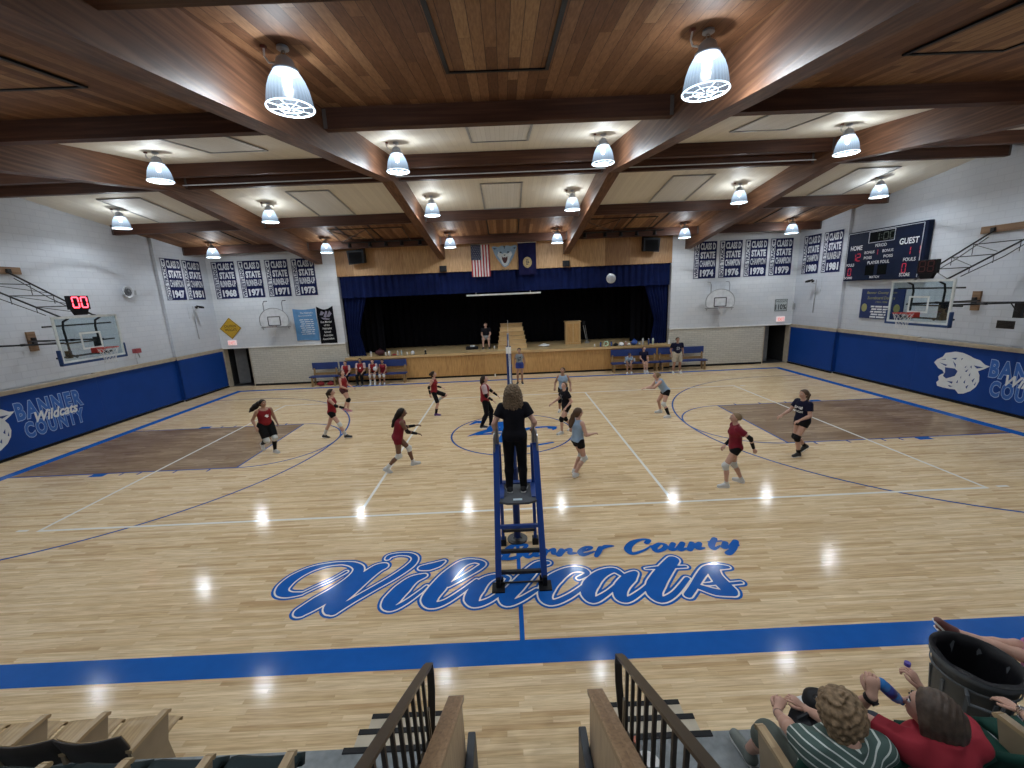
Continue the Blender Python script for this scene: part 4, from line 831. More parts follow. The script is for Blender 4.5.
pl = lambda u, v, d: (u, -d, v)
MB().prism(hd, pl, 0, .03).build('head', mat('cat_grey', (.22, .32, .42), .6), t)
b = MB().prism([(-.3, .2), (-.12, .08), (0, .14), (.12, .08), (.3, .2), (.36, .05), (.26, -.1), (.2, -.28), (.08, -.45), (-.04, -.48), (-.16, -.34), (-.24, -.16), (-.36, .02)], pl, .03, .034); b.build('muzzle', mat('cat_white', (.55, .6, .62), .6), t)
b = MB().prism([(-.17, -.02), (-.07, -.06), (.03, -.06), (.15, -.02), (.11, -.2), (.04, -.34), (-.06, -.34), (-.13, -.2)], pl, .034, .038); b.build('mouth', mat('cat_mouth', (.07, .02, .02), .6), t)
b = MB()
for u, v in ((-.2, .16), (.16, .16)): b.prism([(u+.055*math.cos(2*PI*i/10), v+.04*math.sin(2*PI*i/10)) for i in range(10)], pl, .034, .038)
b.prism([(-.07, .05), (.05, .05), (-.01, -.02)], pl, .034, .038).prism([(-.06, .45), (.04, .45), (-.01, .3)], pl, .03, .036).prism([(-.55, .38), (-.36, .34), (-.5, .3)], pl, .03, .036).prism([(.54, .38), (.36, .34), (.5, .3)], pl, .03, .036); put_text(b, 'BCHS', (-.16, -.0, -.70), (1, 0, 0), (0, 0, 1), .34, .09, .01)
b.build('features', mat('cat_dark', (.03, .04, .06), .6), t)
b = MB()
for u in (-.14, -.06, .03, .11): b.prism([(u-.02, -.04), (u+.02, -.04), (u, -.11)], pl, .038, .041)
b.build('teeth', M_FW, t)
for s, lab in ((-1, 'left'), (1, 'right')):
    t = thing('loudspeaker', 'black wedge loudspeaker high on the wood above the %s end of the stage' % lab, 'loudspeaker', (s*6.98, YF-.02, 6.1))
    MB().prism([(-.38, -.3), (.33, -.36), (.38, .28), (-.38, .36)] if s > 0 else [(-.33, -.36), (.38, -.3), (.38, .36), (-.38, .28)], lambda u, v, d: (u*(1+.2*(d-.2)), -d-.06, v-.12*d), 0, .42).build('cabinet', M_BLACK, t)
    MB().bar((0, 0, 0), (0, -.1, 0), .12, .2).build('bracket', M_BLACKMETAL, t); MB().box(-.3, .3, -.505, -.485, -.35, .15).build('grille', mat('grille', (.008, .008, .009), .8, spec=.05), t)
    tag(MB().bbox(s*2.97-.16, s*2.97+.16, YF-.2, YF, 5.22, 5.50, .01).box(s*2.97-.12, s*2.97+.12, YF-.21, YF-.2, 5.26, 5.46).build('small_speaker', M_BLACK), 'small black box speaker under the %s beam end over the stage' % lab, 'loudspeaker')
# ceiling light bars for the stage
for s, lab in ((-1, 'left'), (1, 'right')):
    t = thing('stage_light_bar', 'black bar with spotlights under the roof boards in front of the stage at %s' % lab, 'light bar', (s*5.2, 7.45, 6.42))
    MB().tube([(-1.9, 0, .12), (1.9, 0, .12)], .03, 8).build('bar', M_BLACKMETAL, t)
    b = MB()
    for x0, x1 in ((-1.9, -1.0), (-.4, .5), (1.1, 1.9)): b.tube([(x0, 0, .12), (x0, -1.5, ROOF(5.95)-6.44)], .018, 6)
    b.tube([(-1.9, -.1, .14), (-.4, -1.4, .42)], .012, 6).tube([(-.4, -.1, .14), (-1.9, -1.4, .42)], .012, 6).tube([(-1.9, -1.5, ROOF(5.95)-6.45), (1.1, -1.5, ROOF(5.95)-6.45)], .018, 6); b.build('hanging_frame', M_BLACKMETAL, t)
    for x in (-1.6, -.7, 0, .7, 1.5):
        b = MB().lathe([(0, .1), (.07, .09), (.08, 0), (.09, -.08), (0, -.08)], (x, 0, 0), 12).tube([(x, 0, .12), (x, 0, .06)], .015, 6); b.build('spotlight', M_BLACK, t)

# ---------------------------------------------------------------- stage curtains
def drape(name, lab, x0, x1, y, z0, z1, pitch, amp, m_, shape=None, gather=None):
    n = int((x1-x0)/pitch*8); rows = 10; vs = []; fs = []
    for j in range(rows+1):
        v = j/rows; z = z0+(z1-z0)*v; a0, a1 = (x0, x1) if not shape else shape(v)
        for i in range(n+1):
            u = i/n; ph = 2*PI*u*(x1-x0)/pitch
            vs.append((a0+(a1-a0)*u, y+amp*math.sin(ph)+amp*.35*math.sin(ph*.37+1.3)+amp*.2*math.sin(ph*2.1+v*2), z))
    for j in range(rows):
        for i in range(n): a = j*(n+1)+i; fs.append((a, a+1, a+n+2, a+n+1))
    N = len(vs); vs += [(x, yy+.012, z) for x, yy, z in vs]; fs += [tuple(N+i for i in f[::-1]) for f in fs]
    return tag(MB().add(vs, fs).build(name, m_, smooth=True), lab, 'curtain')
drape('stage_valance', 'pleated navy velvet valance across the top of the stage opening', -8.1, 8.1, YF+.12, 4.17, 5.22, .32, .045, M_CURT)
def shL(v): return (-8.1, -7.5+(.55*max(0, v-.45)/.55)**1.0 + (.22 if v < .05 else .3*max(0, .4-v)))
drape('stage_curtain', 'navy velvet curtain tied back at the left side of the stage', -8.1, -7.0, YF+.32, 1.25, 4.3, .17, .05, M_CURT, lambda v: (-8.1, -7.48+.95*max(0, v-.38)**1.1+.55*max(0, .38-v)))
drape('stage_curtain', 'navy velvet curtain tied back at the right side of the stage', 7.0, 8.1, YF+.32, 1.25, 4.3, .17, .05, M_CURT, lambda v: (7.48-.95*max(0, v-.38)**1.1-.55*max(0, .38-v), 8.1))
drape('backdrop_curtain', 'black drape closing off the stage just behind its front', -8.1, 8.1, 12.4, 1.25, 7.0, .4, .06, M_VELVET)
drape('side_drape', 'black drape at the left side of the dark stage', -8.05, -6.6, 10.6, 1.25, 7.0, .3, .05, M_VELVET)
drape('side_drape', 'black drape at the right side of the dark stage', 6.6, 8.05, 10.6, 1.25, 7.0, .3, .05, M_VELVET)
tag(MB().bbox(-1.97, 1.74, YF+.21, YF+.29, 4.01, 4.09, .02).box(-1.5, -1.47, YF+.24, YF+.26, 4.08, 5.21).box(1.2, 1.23, YF+.24, YF+.26, 4.08, 5.21).build('projection_screen_case', M_WHITE), 'long thin white screen case under the valance', 'projection screen')
# ---------------------------------------------------------------- volleyball net, post and referee stand
def post(y, lab, padded):
    t = thing('net_post', lab, 'net post', (0, y, 0))
    MB().lathe([(0, 0), (.17, 0), (.17, .02), (.08, .03), (.06, .05)], n=24).build('base_plate', M_BLACKMETAL, t)
    MB().tube([(0, 0, .03), (0, 0, 2.43)], .045, 14).build('pole', mat('post_blue', (.012, .05, .20), .4), t)
    b = MB().bbox(-.11, .11, -.11, .11, .05, 1.9, .03) if padded else MB().tube([(0, 0, .04), (0, 0, 1.3)], .058, 14)
    b.build('post_pad', mat('pad_navy_blue', (.008, .03, .14), .5), t)
    if padded:
        MB().box(-.112, .112, -.115, -.111, 1.6, 1.88).build('pad_label', M_WHITE, t)
    b = MB().tube([(0, 0, 2.40), (0, 0, 2.45)], .05, 12).tube([(.05, 0, 1.0), (.12, 0, 1.0), (.12, 0, 1.12)], .012, 6); b.build('winch', M_STEEL, t)
post(-5.57, 'blue net post standing right behind the referee stand', False); post(5.57, 'padded blue net post with white top in front of the stage', True)
t = thing('volleyball_net', 'volleyball net seen end-on, stretched across the centre line', 'net', (0, 0, 1.24))
b = MB(); n = 100
for i in range(n+1): y = -4.75+9.5*i/n; b.tube([(0, y, 0), (0, y, 1.0)], .0018, 3, False)
for j in range(11): b.tube([(0, -4.75, .1*j), (0, 4.75, .1*j)], .0018, 3, False)
b.build('mesh', mat('net_black', (.02, .02, .02), .7), t)
MB().box(-.006, .006, -4.75, 4.75, .93, 1.0).box(-.006, .006, -4.75, 4.75, 0, .05).build('tape', M_WHITE, t)
b = MB().tube([(0, -5.5, .97), (0, -4.75, .97)], .006, 5).tube([(0, 4.75, .97), (0, 5.5, .97)], .006, 5).tube([(0, -5.5, .02), (0, -4.75, .02)], .006, 5).tube([(0, 4.75, .02), (0, 5.5, .02)], .006, 5).build('cable', M_STEEL, t)
for yy in (-4.57, 4.57):
    MB().tube([(.012, yy, 0), (.012, yy, 1.8)], .006, 6).build('antenna', M_WHITE, t); MB().box(-.01, .01, yy-.03, yy+.03, 0, 1.0).build('side_band', M_WHITE, t)
t = thing('referee_stand', 'tall blue steel referee stand with grey platform at the near net post', 'referee stand', (.03, 0, 0))
M_STB = mat('stand_blue', (.012, .055, .27), .35, var=.05); PZ = 1.17
for s in (-1, 1):
    MB().bar((s*.325, -6.70, .12), (s*.285, -6.15, 1.93), .085, .085, (0, 1, 0)).build('front_leg', M_STB, t)
    MB().bar((s*.265, -5.70, .10), (s*.245, -5.98, 1.85), .05, .05, (0, 1, 0)).build('rear_leg', M_STB, t)
    b = MB().tube([(s*.27, -6.12, 1.90), (s*.27, -6.10, 2.18), (s*.27, -6.02, 2.26), (s*.27, -5.9, 2.2), (s*.26, -5.93, 1.82)], .017, 8).tube([(s*.30, -6.14, 1.90), (s*.30, -6.14, 2.12), (s*.31, -6.2, 2.05), (s*.31, -6.22, 1.7)], .014, 8).build('hand_rail', M_STEEL, t)
    MB().bar((s*.30, -6.42, PZ-.04), (s*.26, -5.82, PZ-.04), .04, .05).build('platform_rail', M_STB, t)
    b = MB().box(s*.33-.09, s*.33+.09, -6.86, -6.66, 0, .025).box(s*.33-.03, s*.33+.03, -6.78, -6.68, .02, .16); b.lathe([(.0, -.02), (.05, -.02), (.05, .02), (0, .02)], (s*.33-s*.05, -6.66, .06), 12, 'x').build('foot', M_BLACK, t)
    MB().box(s*.265-.05, s*.265+.05, -5.76, -5.64, 0, .11).build('foot', M_BLACK, t)
for z, y in ((.20, -6.68), (.47, -6.59), (.80, -6.49)):
    MB().bar((-.31, y, z), (.31, y, z), .05, .045).build('rung', M_STB if z > .7 else M_BLACKMETAL, t)
MB().bar((-.26, -5.75, .28), (.26, -5.75, .28), .05, .04).bar((-.31, -6.72, .06), (.31, -6.72, .06), .02, .02).build('cross_bar', M_BLACKMETAL, t)
b = MB(); poly = [(-.27, -6.44), (-.15, -6.50), (.15, -6.50), (.27, -6.44), (.27, -5.82), (-.27, -5.82)]
b.prism(poly, lambda u, v, d: (u, v, d), PZ-.03, PZ).build('platform', mat('platform_grey', (.07, .075, .085), .7), t)
b = MB()
for s in (-1, 1): b.box(min(s*.20, s*.275), max(s*.20, s*.275), -6.35, -5.83, PZ, PZ+.012)
b.box(-.27, .27, -5.90, -5.80, PZ, PZ+.02).build('platform_edge', M_STB, t)
MB().prism([(-.07, -6.43), (.06, -6.43), (.06, -6.38), (-.07, -6.38)], lambda u, v, d: (u, v, d), PZ, PZ+.004).build('label', mat('stand_label', (.5, .6, .65), .5), t)

# ---------------------------------------------------------------- ball in the air
def ball(name, lab, loc, r=.105, col=(.62, .64, .66), c2=(.35, .4, .45), grp=None):
    b = MB().sphere((0, 0, 0), r, 24); o = b.build(name, mat('ball_'+name, col, .45), None, True, loc)
    g = MB()
    for k in range(3):
        ax = [(1, 0), (0, 1), (.7, .7)][k]; g.tube([(r*1.002*math.cos(a)*ax[0]+(r*1.002*math.sin(a) if k == 1 else 0)*0, r*1.002*math.cos(a)*ax[1], r*1.002*math.sin(a)) for a in [2*PI*i/24 for i in range(24)]], .003, 4, closed=True)
    for a in (-.35, .35): rr = r*math.cos(a); g.tube([(rr*math.cos(q), rr*math.sin(q), r*math.sin(a)) for q in [2*PI*i/24 for i in range(24)]], .003, 4, closed=True)
    g.build('seams', mat('ball_seam_'+name, c2, .6), o); return tag(o, lab, 'ball', grp)
ball('volleyball', 'white volleyball flying in front of the stage valance', (2.35, -2.34, 4.30))

# ---------------------------------------------------------------- benches
M_BWOOD = mat('bench_wood', (.28, .17, .07), .5); M_BPAD = mat('bench_blue', (.010, .032, .15), .5)
def bench(lab, x0, x1):
    t = thing('bench', lab, 'bench', ((x0+x1)/2, 8.35, 0), 0, 'blue-padded benches along the stage'); h = (x1-x0)/2
    MB().bbox(-h, h, -.22, .16, .44, .50, .015).build('seat', M_BPAD, t)
    MB().bbox(-h+.03, h-.03, .22, .27, .78, 1.12, .015).build('backrest', M_BPAD, t)
    MB().box(-h+.05, h-.05, .24, .28, .50, .62).build('rail', M_BWOOD, t)
    for s in (-1, 1):
        MB().box(s*(h-.12)-.04, s*(h-.12)+.04, -.19, -.12, 0, .44).build('leg', M_BWOOD, t)
        MB().bar((s*(h-.12), .14, 0), (s*(h-.12), .27, 1.05), .08, .05, (0, 1, 0)).box(s*(h-.12)-.03, s*(h-.12)+.03, -.17, .15, .36, .44).build('back_post', M_BWOOD, t)
bench('blue-padded bench at the far left end, against the cream brick', -9.78, -8.45)
bench('long blue-padded bench left of the stage where four players sit', -8.42, -5.05)
bench('blue-padded bench at the right side of the stage front, two players on it', 5.05, 7.38)
bench('blue-padded bench right of centre against the cream brick, beside a standing man', 7.42, 9.75)
M_BAG = mat('red_bag', (.30, .02, .03), .7)
def bag(name, lab, c, s_, m_, grp=None):
    b = MB(); n = 14; m = 8
    for_ = []; vs = []; fs = []
    for i in range(m+1):
        tt = PI*i/m
        for k in range(n):
            a = 2*PI*k/n; q = 1+.12*math.sin(3*a+i)+.08*math.sin(5*a-2*i); vs.append((c[0]+s_[0]*math.sin(tt)*math.cos(a)*q, c[1]+s_[1]*math.sin(tt)*math.sin(a)*q, c[2]+s_[2]*(1+math.cos(tt)*q*.95)))
    for i in range(m):
        for k in range(n): fs.append((i*n+k, (i+1)*n+k, (i+1)*n+(k+1) % n, i*n+(k+1) % n))
    z0 = c[2]; vs = [(x, y, max(z, z0+.002)) for x, y, z in vs]
    o = b.add(vs, fs).build(name, m_, None, True)
    g = MB().tube([(c[0]-s_[0]*.5, c[1], c[2]+s_[2]*1.8), (c[0], c[1], c[2]+s_[2]*2.5), (c[0]+s_[0]*.5, c[1], c[2]+s_[2]*1.8)], .012, 5); g.build('strap', m_, o)
    return tag(o, lab, 'bag', grp)
bag('duffel_bag', 'red duffel bag under the far left bench, nearer its left end', (-9.32, 8.33, 0), (.19, .09, .10), M_BAG, 'red bags under the left bench')
bag('duffel_bag', 'red duffel bag under the far left bench, nearer the seated players', (-8.83, 8.33, 0), (.18, .09, .09), M_BAG, 'red bags under the left bench')

# ---------------------------------------------------------------- things on the stage
DZ = 1.256
def bottle(lab, x, y, h, r, m_, capm, grp='bottles along the stage edge', z=DZ, name='water_bottle'):
    t = thing(name, lab, 'bottle', (x, y, z), 0, grp)
    MB().lathe([(0, 0), (r, 0), (r, h*.72), (r*.9, h*.8), (r*.5, h*.86), (0, h*.86)], n=14).build('body', m_, t, True)
    MB().lathe([(0, h*.85), (r*.62, h*.85), (r*.62, h*.97), (0, h)], n=12).build('cap', capm, t, True)
M_BOTW = mat('bottle_white', (.66, .66, .66), .3); M_BOTB = mat('bottle_blue', (.05, .10, .3), .3); M_BOTP = mat('bottle_pale', (.45, .55, .6), .3)
bottle('white bottle near the tied curtain, first from the left on the stage edge', -6.90, 8.95, .30, .045, M_BOTW, M_BLACK)
bottle('short white bottle, second from the left on the stage edge', -6.16, 8.95, .20, .04, M_BOTW, M_WHITE)
bottle('wide white jug, third from the left on the stage edge', -5.99, 8.95, .26, .065, M_BOTW, M_WHITE)
bottle('white bottle, fourth from the left on the stage edge', -5.56, 8.95, .26, .045, M_BOTW, M_WHITE)
bottle('tall slim pale bottle, fifth from the left on the stage edge', -5.37, 8.95, .28, .042, M_BOTP, M_WHITE)
bottle('very small white bottle, sixth from the left on the stage edge', -5.09, 8.95, .17, .03, M_BOTW, M_WHITE)
ball('stage_ball', 'round white ball on the left part of the stage edge', (-4.81, 8.95, DZ+.105), .105)
bag('drawstring_bag', 'dark maroon bag slumped on the stage edge behind the seated players', (-6.5, 9.15, DZ), (.24, .14, .15), mat('maroon_bag', (.05, .008, .012), .8))
bag('folded_shirt', 'small red shirt in a heap on the stage edge, left part', (-5.76, 9.0, DZ), (.13, .09, .04), mat('red_shirt_heap', (.25, .03, .03), .8))
t = thing('trophy_figure', 'small dark figure with white top on the stage edge left of the seated man', 'figurine', (-4.17, 8.96, DZ))
MB().lathe([(0, 0), (.07, 0), (.07, .03), (.03, .05), (.05, .14), (.03, .2), (0, .21)], n=12).build('body', M_BLACK, t, True); MB().sphere((0, 0, .24), .035, 10).build('head', M_WHITE, t, True)
b = MB().box(-.004, .004, -.1, -.004, -.1, .3)
bottle('small white bottle, first from the left on the right part of the stage edge', 4.35, 8.95, .16, .035, M_BOTW, M_WHITE)
bottle('blue bottle beside the green ring on the stage edge', 4.66, 8.95, .25, .045, M_BOTB, M_BLACK)
t = tag(MB().tube([(4.95+.11*math.cos(a), 9.0, DZ+.13+.11*math.sin(a)) for a in [2*PI*i/20 for i in range(20)]], .028, 8, closed=True).build('frisbee_ring', mat('ring_green', (.45, .6, .45), .5), None, True), 'white and green ring standing on the stage edge at right', 'ring')
bottle('blue bottle right of the green ring on the stage edge', 5.20, 8.95, .25, .045, M_BOTB, M_BLACK)
bag('dark_pouch', 'low black pouch on the stage edge beside a white cap', (5.42, 8.98, DZ), (.15, .09, .06), M_BLACK)
t = thing('ball_cap', 'white ball cap resting on the stage edge at right', 'cap', (5.72, 9.02, DZ))
MB().lathe([(.14, .0), (.14, .06), (.12, .13), (.07, .17), (0, .18)], n=18).build('crown', M_WHITE, t, True); MB().prism([(-.1, -.1), (.1, -.1), (.08, -.22), (-.08, -.22)], lambda u, v, d: (u, v, d), .01, .025).build('brim', M_BLACK, t)
bottle('pinkish bottle beside the white cap on the stage edge', 5.92, 8.95, .23, .04, mat('bottle_pink', (.45, .25, .25), .4), M_WHITE)
bag('white_towel', 'small white towel heap between the cap and the blue bag', (6.08, 8.98, DZ), (.08, .07, .05), M_WHITE)
bag('blue_bag', 'rounded bright blue bag on the stage edge behind the right bench', (6.37, 9.0, DZ), (.17, .13, .13), mat('bright_blue_bag', (.015, .06, .26), .6))
bag('grey_cloth', 'pale grey cloth hanging by the blue bag on the stage edge', (6.63, 8.98, DZ), (.055, .08, .06), mat('pale_cloth', (.4, .45, .48), .8))
bottle('tall white bottle right of the blue bag on the stage edge', 6.79, 8.95, .34, .045, M_BOTW, M_WHITE)
bottle('slim blue bottle, second from the right on the stage edge', 7.08, 8.95, .32, .035, M_BOTB, M_WHITE)
bottle('white-green bottle, last on the right of the stage edge', 7.30, 8.95, .32, .045, mat('bottle_greenish', (.55, .62, .5), .35), M_WHITE)
bottle('white bottle at the foot of the tied left curtain', -8.02, 8.93, .17, .035, M_BOTW, M_WHITE)
tag(MB().bbox(8.04, 8.12, 8.84, 8.92, DZ, DZ+.2, .02).tube([(8.08, 8.88, DZ+.2), (8.08, 8.88, DZ+.25)], .02, 8).build('soap_bottle', M_WHITE), 'white squeeze bottle at the right corner of the stage edge', 'bottle')
bottle('white bottle standing on the right bench seat', 6.22, 8.42, .2, .04, M_BOTW, M_BOTB, 'bottles on the bench', .502)
# wooden step unit
t = thing('step_unit', 'pine stair unit of six steps on the dark stage', 'steps', (.22, 9.75, 1.25))
for k in range(6):
    hw = .78-.035*k; MB().bbox(-hw, hw, .24*k, .24*(k+1)+.03, .205*(k+1)-.03, .205*(k+1), .005).build('tread', M_PINE, t)
    MB().box(-hw+.02, hw-.02, .24*k+.02, .24*k+.04, .205*k, .205*(k+1)-.03).build('riser', M_PINE, t)
for s in (-1, 1):
    b = MB(); prof = [(0, 0), (1.45, 0), (1.45, 1.2)]+[p for k in range(5, -1, -1) for p in ((.24*(k+1)+.02 if k < 5 else 1.45, .205*(k+1)-.03), (.24*k+.03, .205*(k+1)-.03))]
    b.prism(prof[:2]+prof[3:], lambda u, v, d: (s*d, u, v), .56, .58).build('side_panel', M_PINE, t)
# lectern
t = thing('lectern', 'plain oak lectern with panelled front on the right part of the stage', 'lectern', (3.52, 10.7, 1.25))
MB().box(-.40, .40, -.2, .25, 0, 1.18).build('body', M_PINE, t); MB().box(-.33, -.03, -.215, -.2, .1, 1.1).box(.03, .33, -.215, -.2, .1, 1.1).build('front_panel', M_OAK, t); MB().bbox(-.43, .43, -.25, .3, 1.18, 1.23, .01).build('top', M_PINE, t); MB().box(-.41, .41, -.22, .25, 0, .06).build('plinth', M_OAK, t)
t = thing('music_stand', 'folded grey metal stand leaning beside the oak lectern', 'stand', (4.2, 10.7, 1.25))
MB().tube([(-.1, 0, .98), (.08, 0, .12)], .02, 8).tube([(.0, 0, .98), (.14, 0, .12)], .012, 6).build('poles', M_STEEL, t); MB().bbox(-.02, .22, -.08, .08, 0, .12, .02).build('foot', M_STEEL, t); MB().box(-.12, .0, -.03, .0, .96, 1.2).build('desk', M_BLACK, t)
bag('white_bag', 'crumpled white cloth on the stage floor between the steps and lectern', (1.9, 9.9, DZ-.004), (.3, .18, .07), M_WHITE)
t = thing('equipment_case', 'flat black case with a white cloth on top beside the seated man', 'case', (-1.92, 10.2, 1.25))
MB().bbox(-.32, .32, -.2, .2, 0, .14, .02).build('box', M_BLACK, t); MB().bbox(-.1, .15, -.1, .1, .14, .2, .02).build('cloth', M_WHITE, t); MB().bar((-.05, -.21, .09), (.05, -.21, .09), .02, .02).build('handle', M_BLACKMETAL, t)
t = thing('stage_chair', 'dark chair under the man seated on the stage', 'chair', (-1.16, 10.55, 1.25))
MB().bbox(-.23, .23, -.22, .22, .43, .47, .01).build('seat', M_BLACK, t); MB().bbox(-.22, .22, .21, .25, .5, .9, .01).build('backrest', M_BLACK, t)
for sx in (-1, 1):
    for sy in (-1, 1): MB().tube([(sx*.2, sy*.19, .43), (sx*.22, sy*.21, 0)], .014, 6).build('leg', M_BLACKMETAL, t)
bottle('small white bottle on the stage floor right of the seated man', -.72, 10.0, .16, .035, M_BOTW, M_WHITE, None, 1.25)
bottle('small white bottle on the gym floor against the stage front', -.72, 8.72, .15, .035, M_BOTW, M_WHITE, None, 0)

# ---------------------------------------------------------------- stands: platforms, steps, walls, rails
TOPM = M_CONC
def tier(z0, z1, y0, y1, sgn):
    x0, x1 = sorted((sgn*.62, sgn*14.3)); return MB().box(x0, x1, y0, y1, z0, z1)
for s in (-1, 1):
    for k, (y0, y1) in enumerate(((-10.20, -9.27), (-11.05, -10.20), (-11.9, -11.05), (-14.5, -11.9))):
        struct(tier(0, .6*(k+1), y0, y1, s).build('floor_tier', M_CONC))
    for k, (y1, z) in enumerate(((-8.67, .2), (-8.97, .4), (-9.27, .6))):
        x0, x1 = sorted((s*.66, s*1.46)); 
        if k < 2: o = struct(MB().box(x0, x1, -9.27, y1, z-.2 if k else 0, z).build('floor_step', mat('step_beige', (.50, .44, .34), .6)))
        st_ = MB().bbox(x0, x1, y1-.04, y1+.008, z-.015, z+.006, .004); struct(st_.build('trim_nosing', M_BLACK))
    # flights between the tiers beside the rail
    for k in range(3):
        for j in range(2):
            x0, x1 = sorted((s*.66, s*1.42)); yb = (-10.20, -11.05, -11.9)[k]
            struct(MB().box(x0, x1, yb, yb+.28*(2-j), .6*(k+1)+.2*j, .6*(k+1)+.2*(j+1)).build('floor_step', M_CONC))
    # panelled wall along the passage with sloping cap
    x0, x1 = sorted((s*.50, s*.60)); yf = -9.24; A = [(yf, 0), (yf, .97), (-12.6, .97+.62*3.36), (-12.6, 0)]
    struct(MB().prism(A, lambda u, v, d: (d, u, v), x0, x1).build('wall_passage', planks('walnut_panel_%d' % (s+1), [(0, (.36, .27, .18)), (1, (.46, .36, .25))], .4, 4, 'z', rough=.35, grain=.8)))
    struct(MB().bar((s*.545, yf+.02, .985), (s*.545, -12.6, 1.00+.62*3.36), .12, .035).build('trim_cap', planks('walnut_cap_%d' % (s+1), [(0, (.27, .17, .095)), (1, (.36, .24, .145))], .05, 3, 'y', rough=.35, grain=.9)))
    x0, x1 = sorted((s*.43, s*.495)); tag(MB().bbox(x0, x1, -12, -9.10, .0, .50, .012).build('floor_mat_rack', mat('dark_rubber', (.018, .022, .03), .5)), 'black padded kerb along the %s wall of the passage' % ('left' if s < 0 else 'right'), 'kerb')
    # rail
    t = thing('stair_rail', 'black steel stair rail with flat top on the %s side of the passage' % ('left' if s < 0 else 'right'), 'railing', (0, 0, 0), 0, 'passage stair rails')
    xr = s*.735; S = .61; tz = lambda y: 1.34+S*(-9.27-y); bz = lambda y: .76+S*(-9.33-y)
    MB().bar((xr, -9.25, 1.33), (xr, -12.4, tz(-12.4)), .062, .022).build('top_rail', M_RAIL, t)
    b = MB(); pts = [(xr, -9.25, 1.33), (xr, -9.20, 1.30), (xr, -9.185, 1.2), (xr, -9.21, 1.05), (xr, -9.28, .9), (xr, -9.36, .78)]
    for a, c in zip(pts, pts[1:]): b.bar(a, c, .055, .012, (0, 1, 0))
    b.build('end_scroll', M_RAIL, t)
    MB().bar((xr, -9.36, .79), (xr, -12.4, bz(-12.4)), .03, .03).build('bottom_rail', M_RAIL, t)
    y = -9.42
    while y > -12.3: MB().bar((xr, y, bz(y)), (xr, y, tz(y)), .022, .022, (0, 1, 0)).build('baluster', M_RAIL, t); y -= .135
    for y in (-9.39, -10.6, -11.8): MB().bar((xr, y, math.floor((-9.27-y)/.86+1)*.6-.02 if y < -9.4 else .58), (xr, y, bz(y)+.3), .03, .03, (0, 1, 0)).build('post', M_RAIL, t)
struct(MB().box(-.43, .43, -14.5, -12.4, 2.4, 2.6).build('floor_landing', M_CONC))
# ---------------------------------------------------------------- people: bodies and clothes from signed distance fields
def rc(P, a, b, ra, rb, sq=None):
    """distance from points P (N,3) to a tapered capsule; sq=(axis, factor) flattens it along an axis"""
    a = np.array(a, float); b = np.array(b, float); Q = P-a; d = b-a
    if sq is not None:
        n = np.array(sq[0], float); n /= np.linalg.norm(n); Q = Q+np.multiply.outer(Q@n, n)*(sq[1]-1); d = d+n*(d@n)*(sq[1]-1)
    L = max(d@d, 1e-12); t = np.clip(Q@d/L, 0, 1); return np.linalg.norm(Q-np.multiply.outer(t, d), axis=-1)-(ra+(rb-ra)*t)
def field(prims, vox, k=.03, planes=(), infl=0.0, noise=None):
    pts = np.array([p for q in prims for p in (q[0], q[1])]); R = max(max(q[2], q[3]) for q in prims)+infl+vox*3+.02
    lo = pts.min(0)-R; n = np.ceil((pts.max(0)+R-lo)/vox).astype(int)+1; F = np.full(n, 1.0)
    for q in prims:
        a, b = np.array(q[0], float), np.array(q[1], float); r = max(q[2], q[3])+infl+k+vox*2
        i0 = np.maximum(np.floor((np.minimum(a, b)-r-lo)/vox).astype(int), 0); i1 = np.minimum(np.ceil((np.maximum(a, b)+r-lo)/vox).astype(int)+1, n)
        ax = [lo[j]+vox*np.arange(i0[j], i1[j]) for j in range(3)]; G = np.stack(np.meshgrid(*ax, indexing='ij'), -1)
        d = rc(G, a, b, q[2]+infl, q[3]+infl, q[4] if len(q) > 4 else None)
        for pt, nn in (q[5] if len(q) > 5 else ()): nn = np.array(nn, float); nn /= np.linalg.norm(nn); d = np.maximum(d, (G-np.array(pt))@nn)
        sl = tuple(slice(i0[j], i1[j]) for j in range(3)); A = F[sl]; h = np.clip(.5+.5*(A-d)/k, 0, 1); F[sl] = A*(1-h)+d*h-k*h*(1-h)
    if planes or noise:
        ax = [lo[j]+vox*np.arange(n[j]) for j in range(3)]; G = np.stack(np.meshgrid(*ax, indexing='ij'), -1)
        if noise: F = F+noise(G)
        for pt, nn in planes: nn = np.array(nn, float); nn /= np.linalg.norm(nn); F = np.maximum(F, (G-np.array(pt))@nn)
    return F, lo
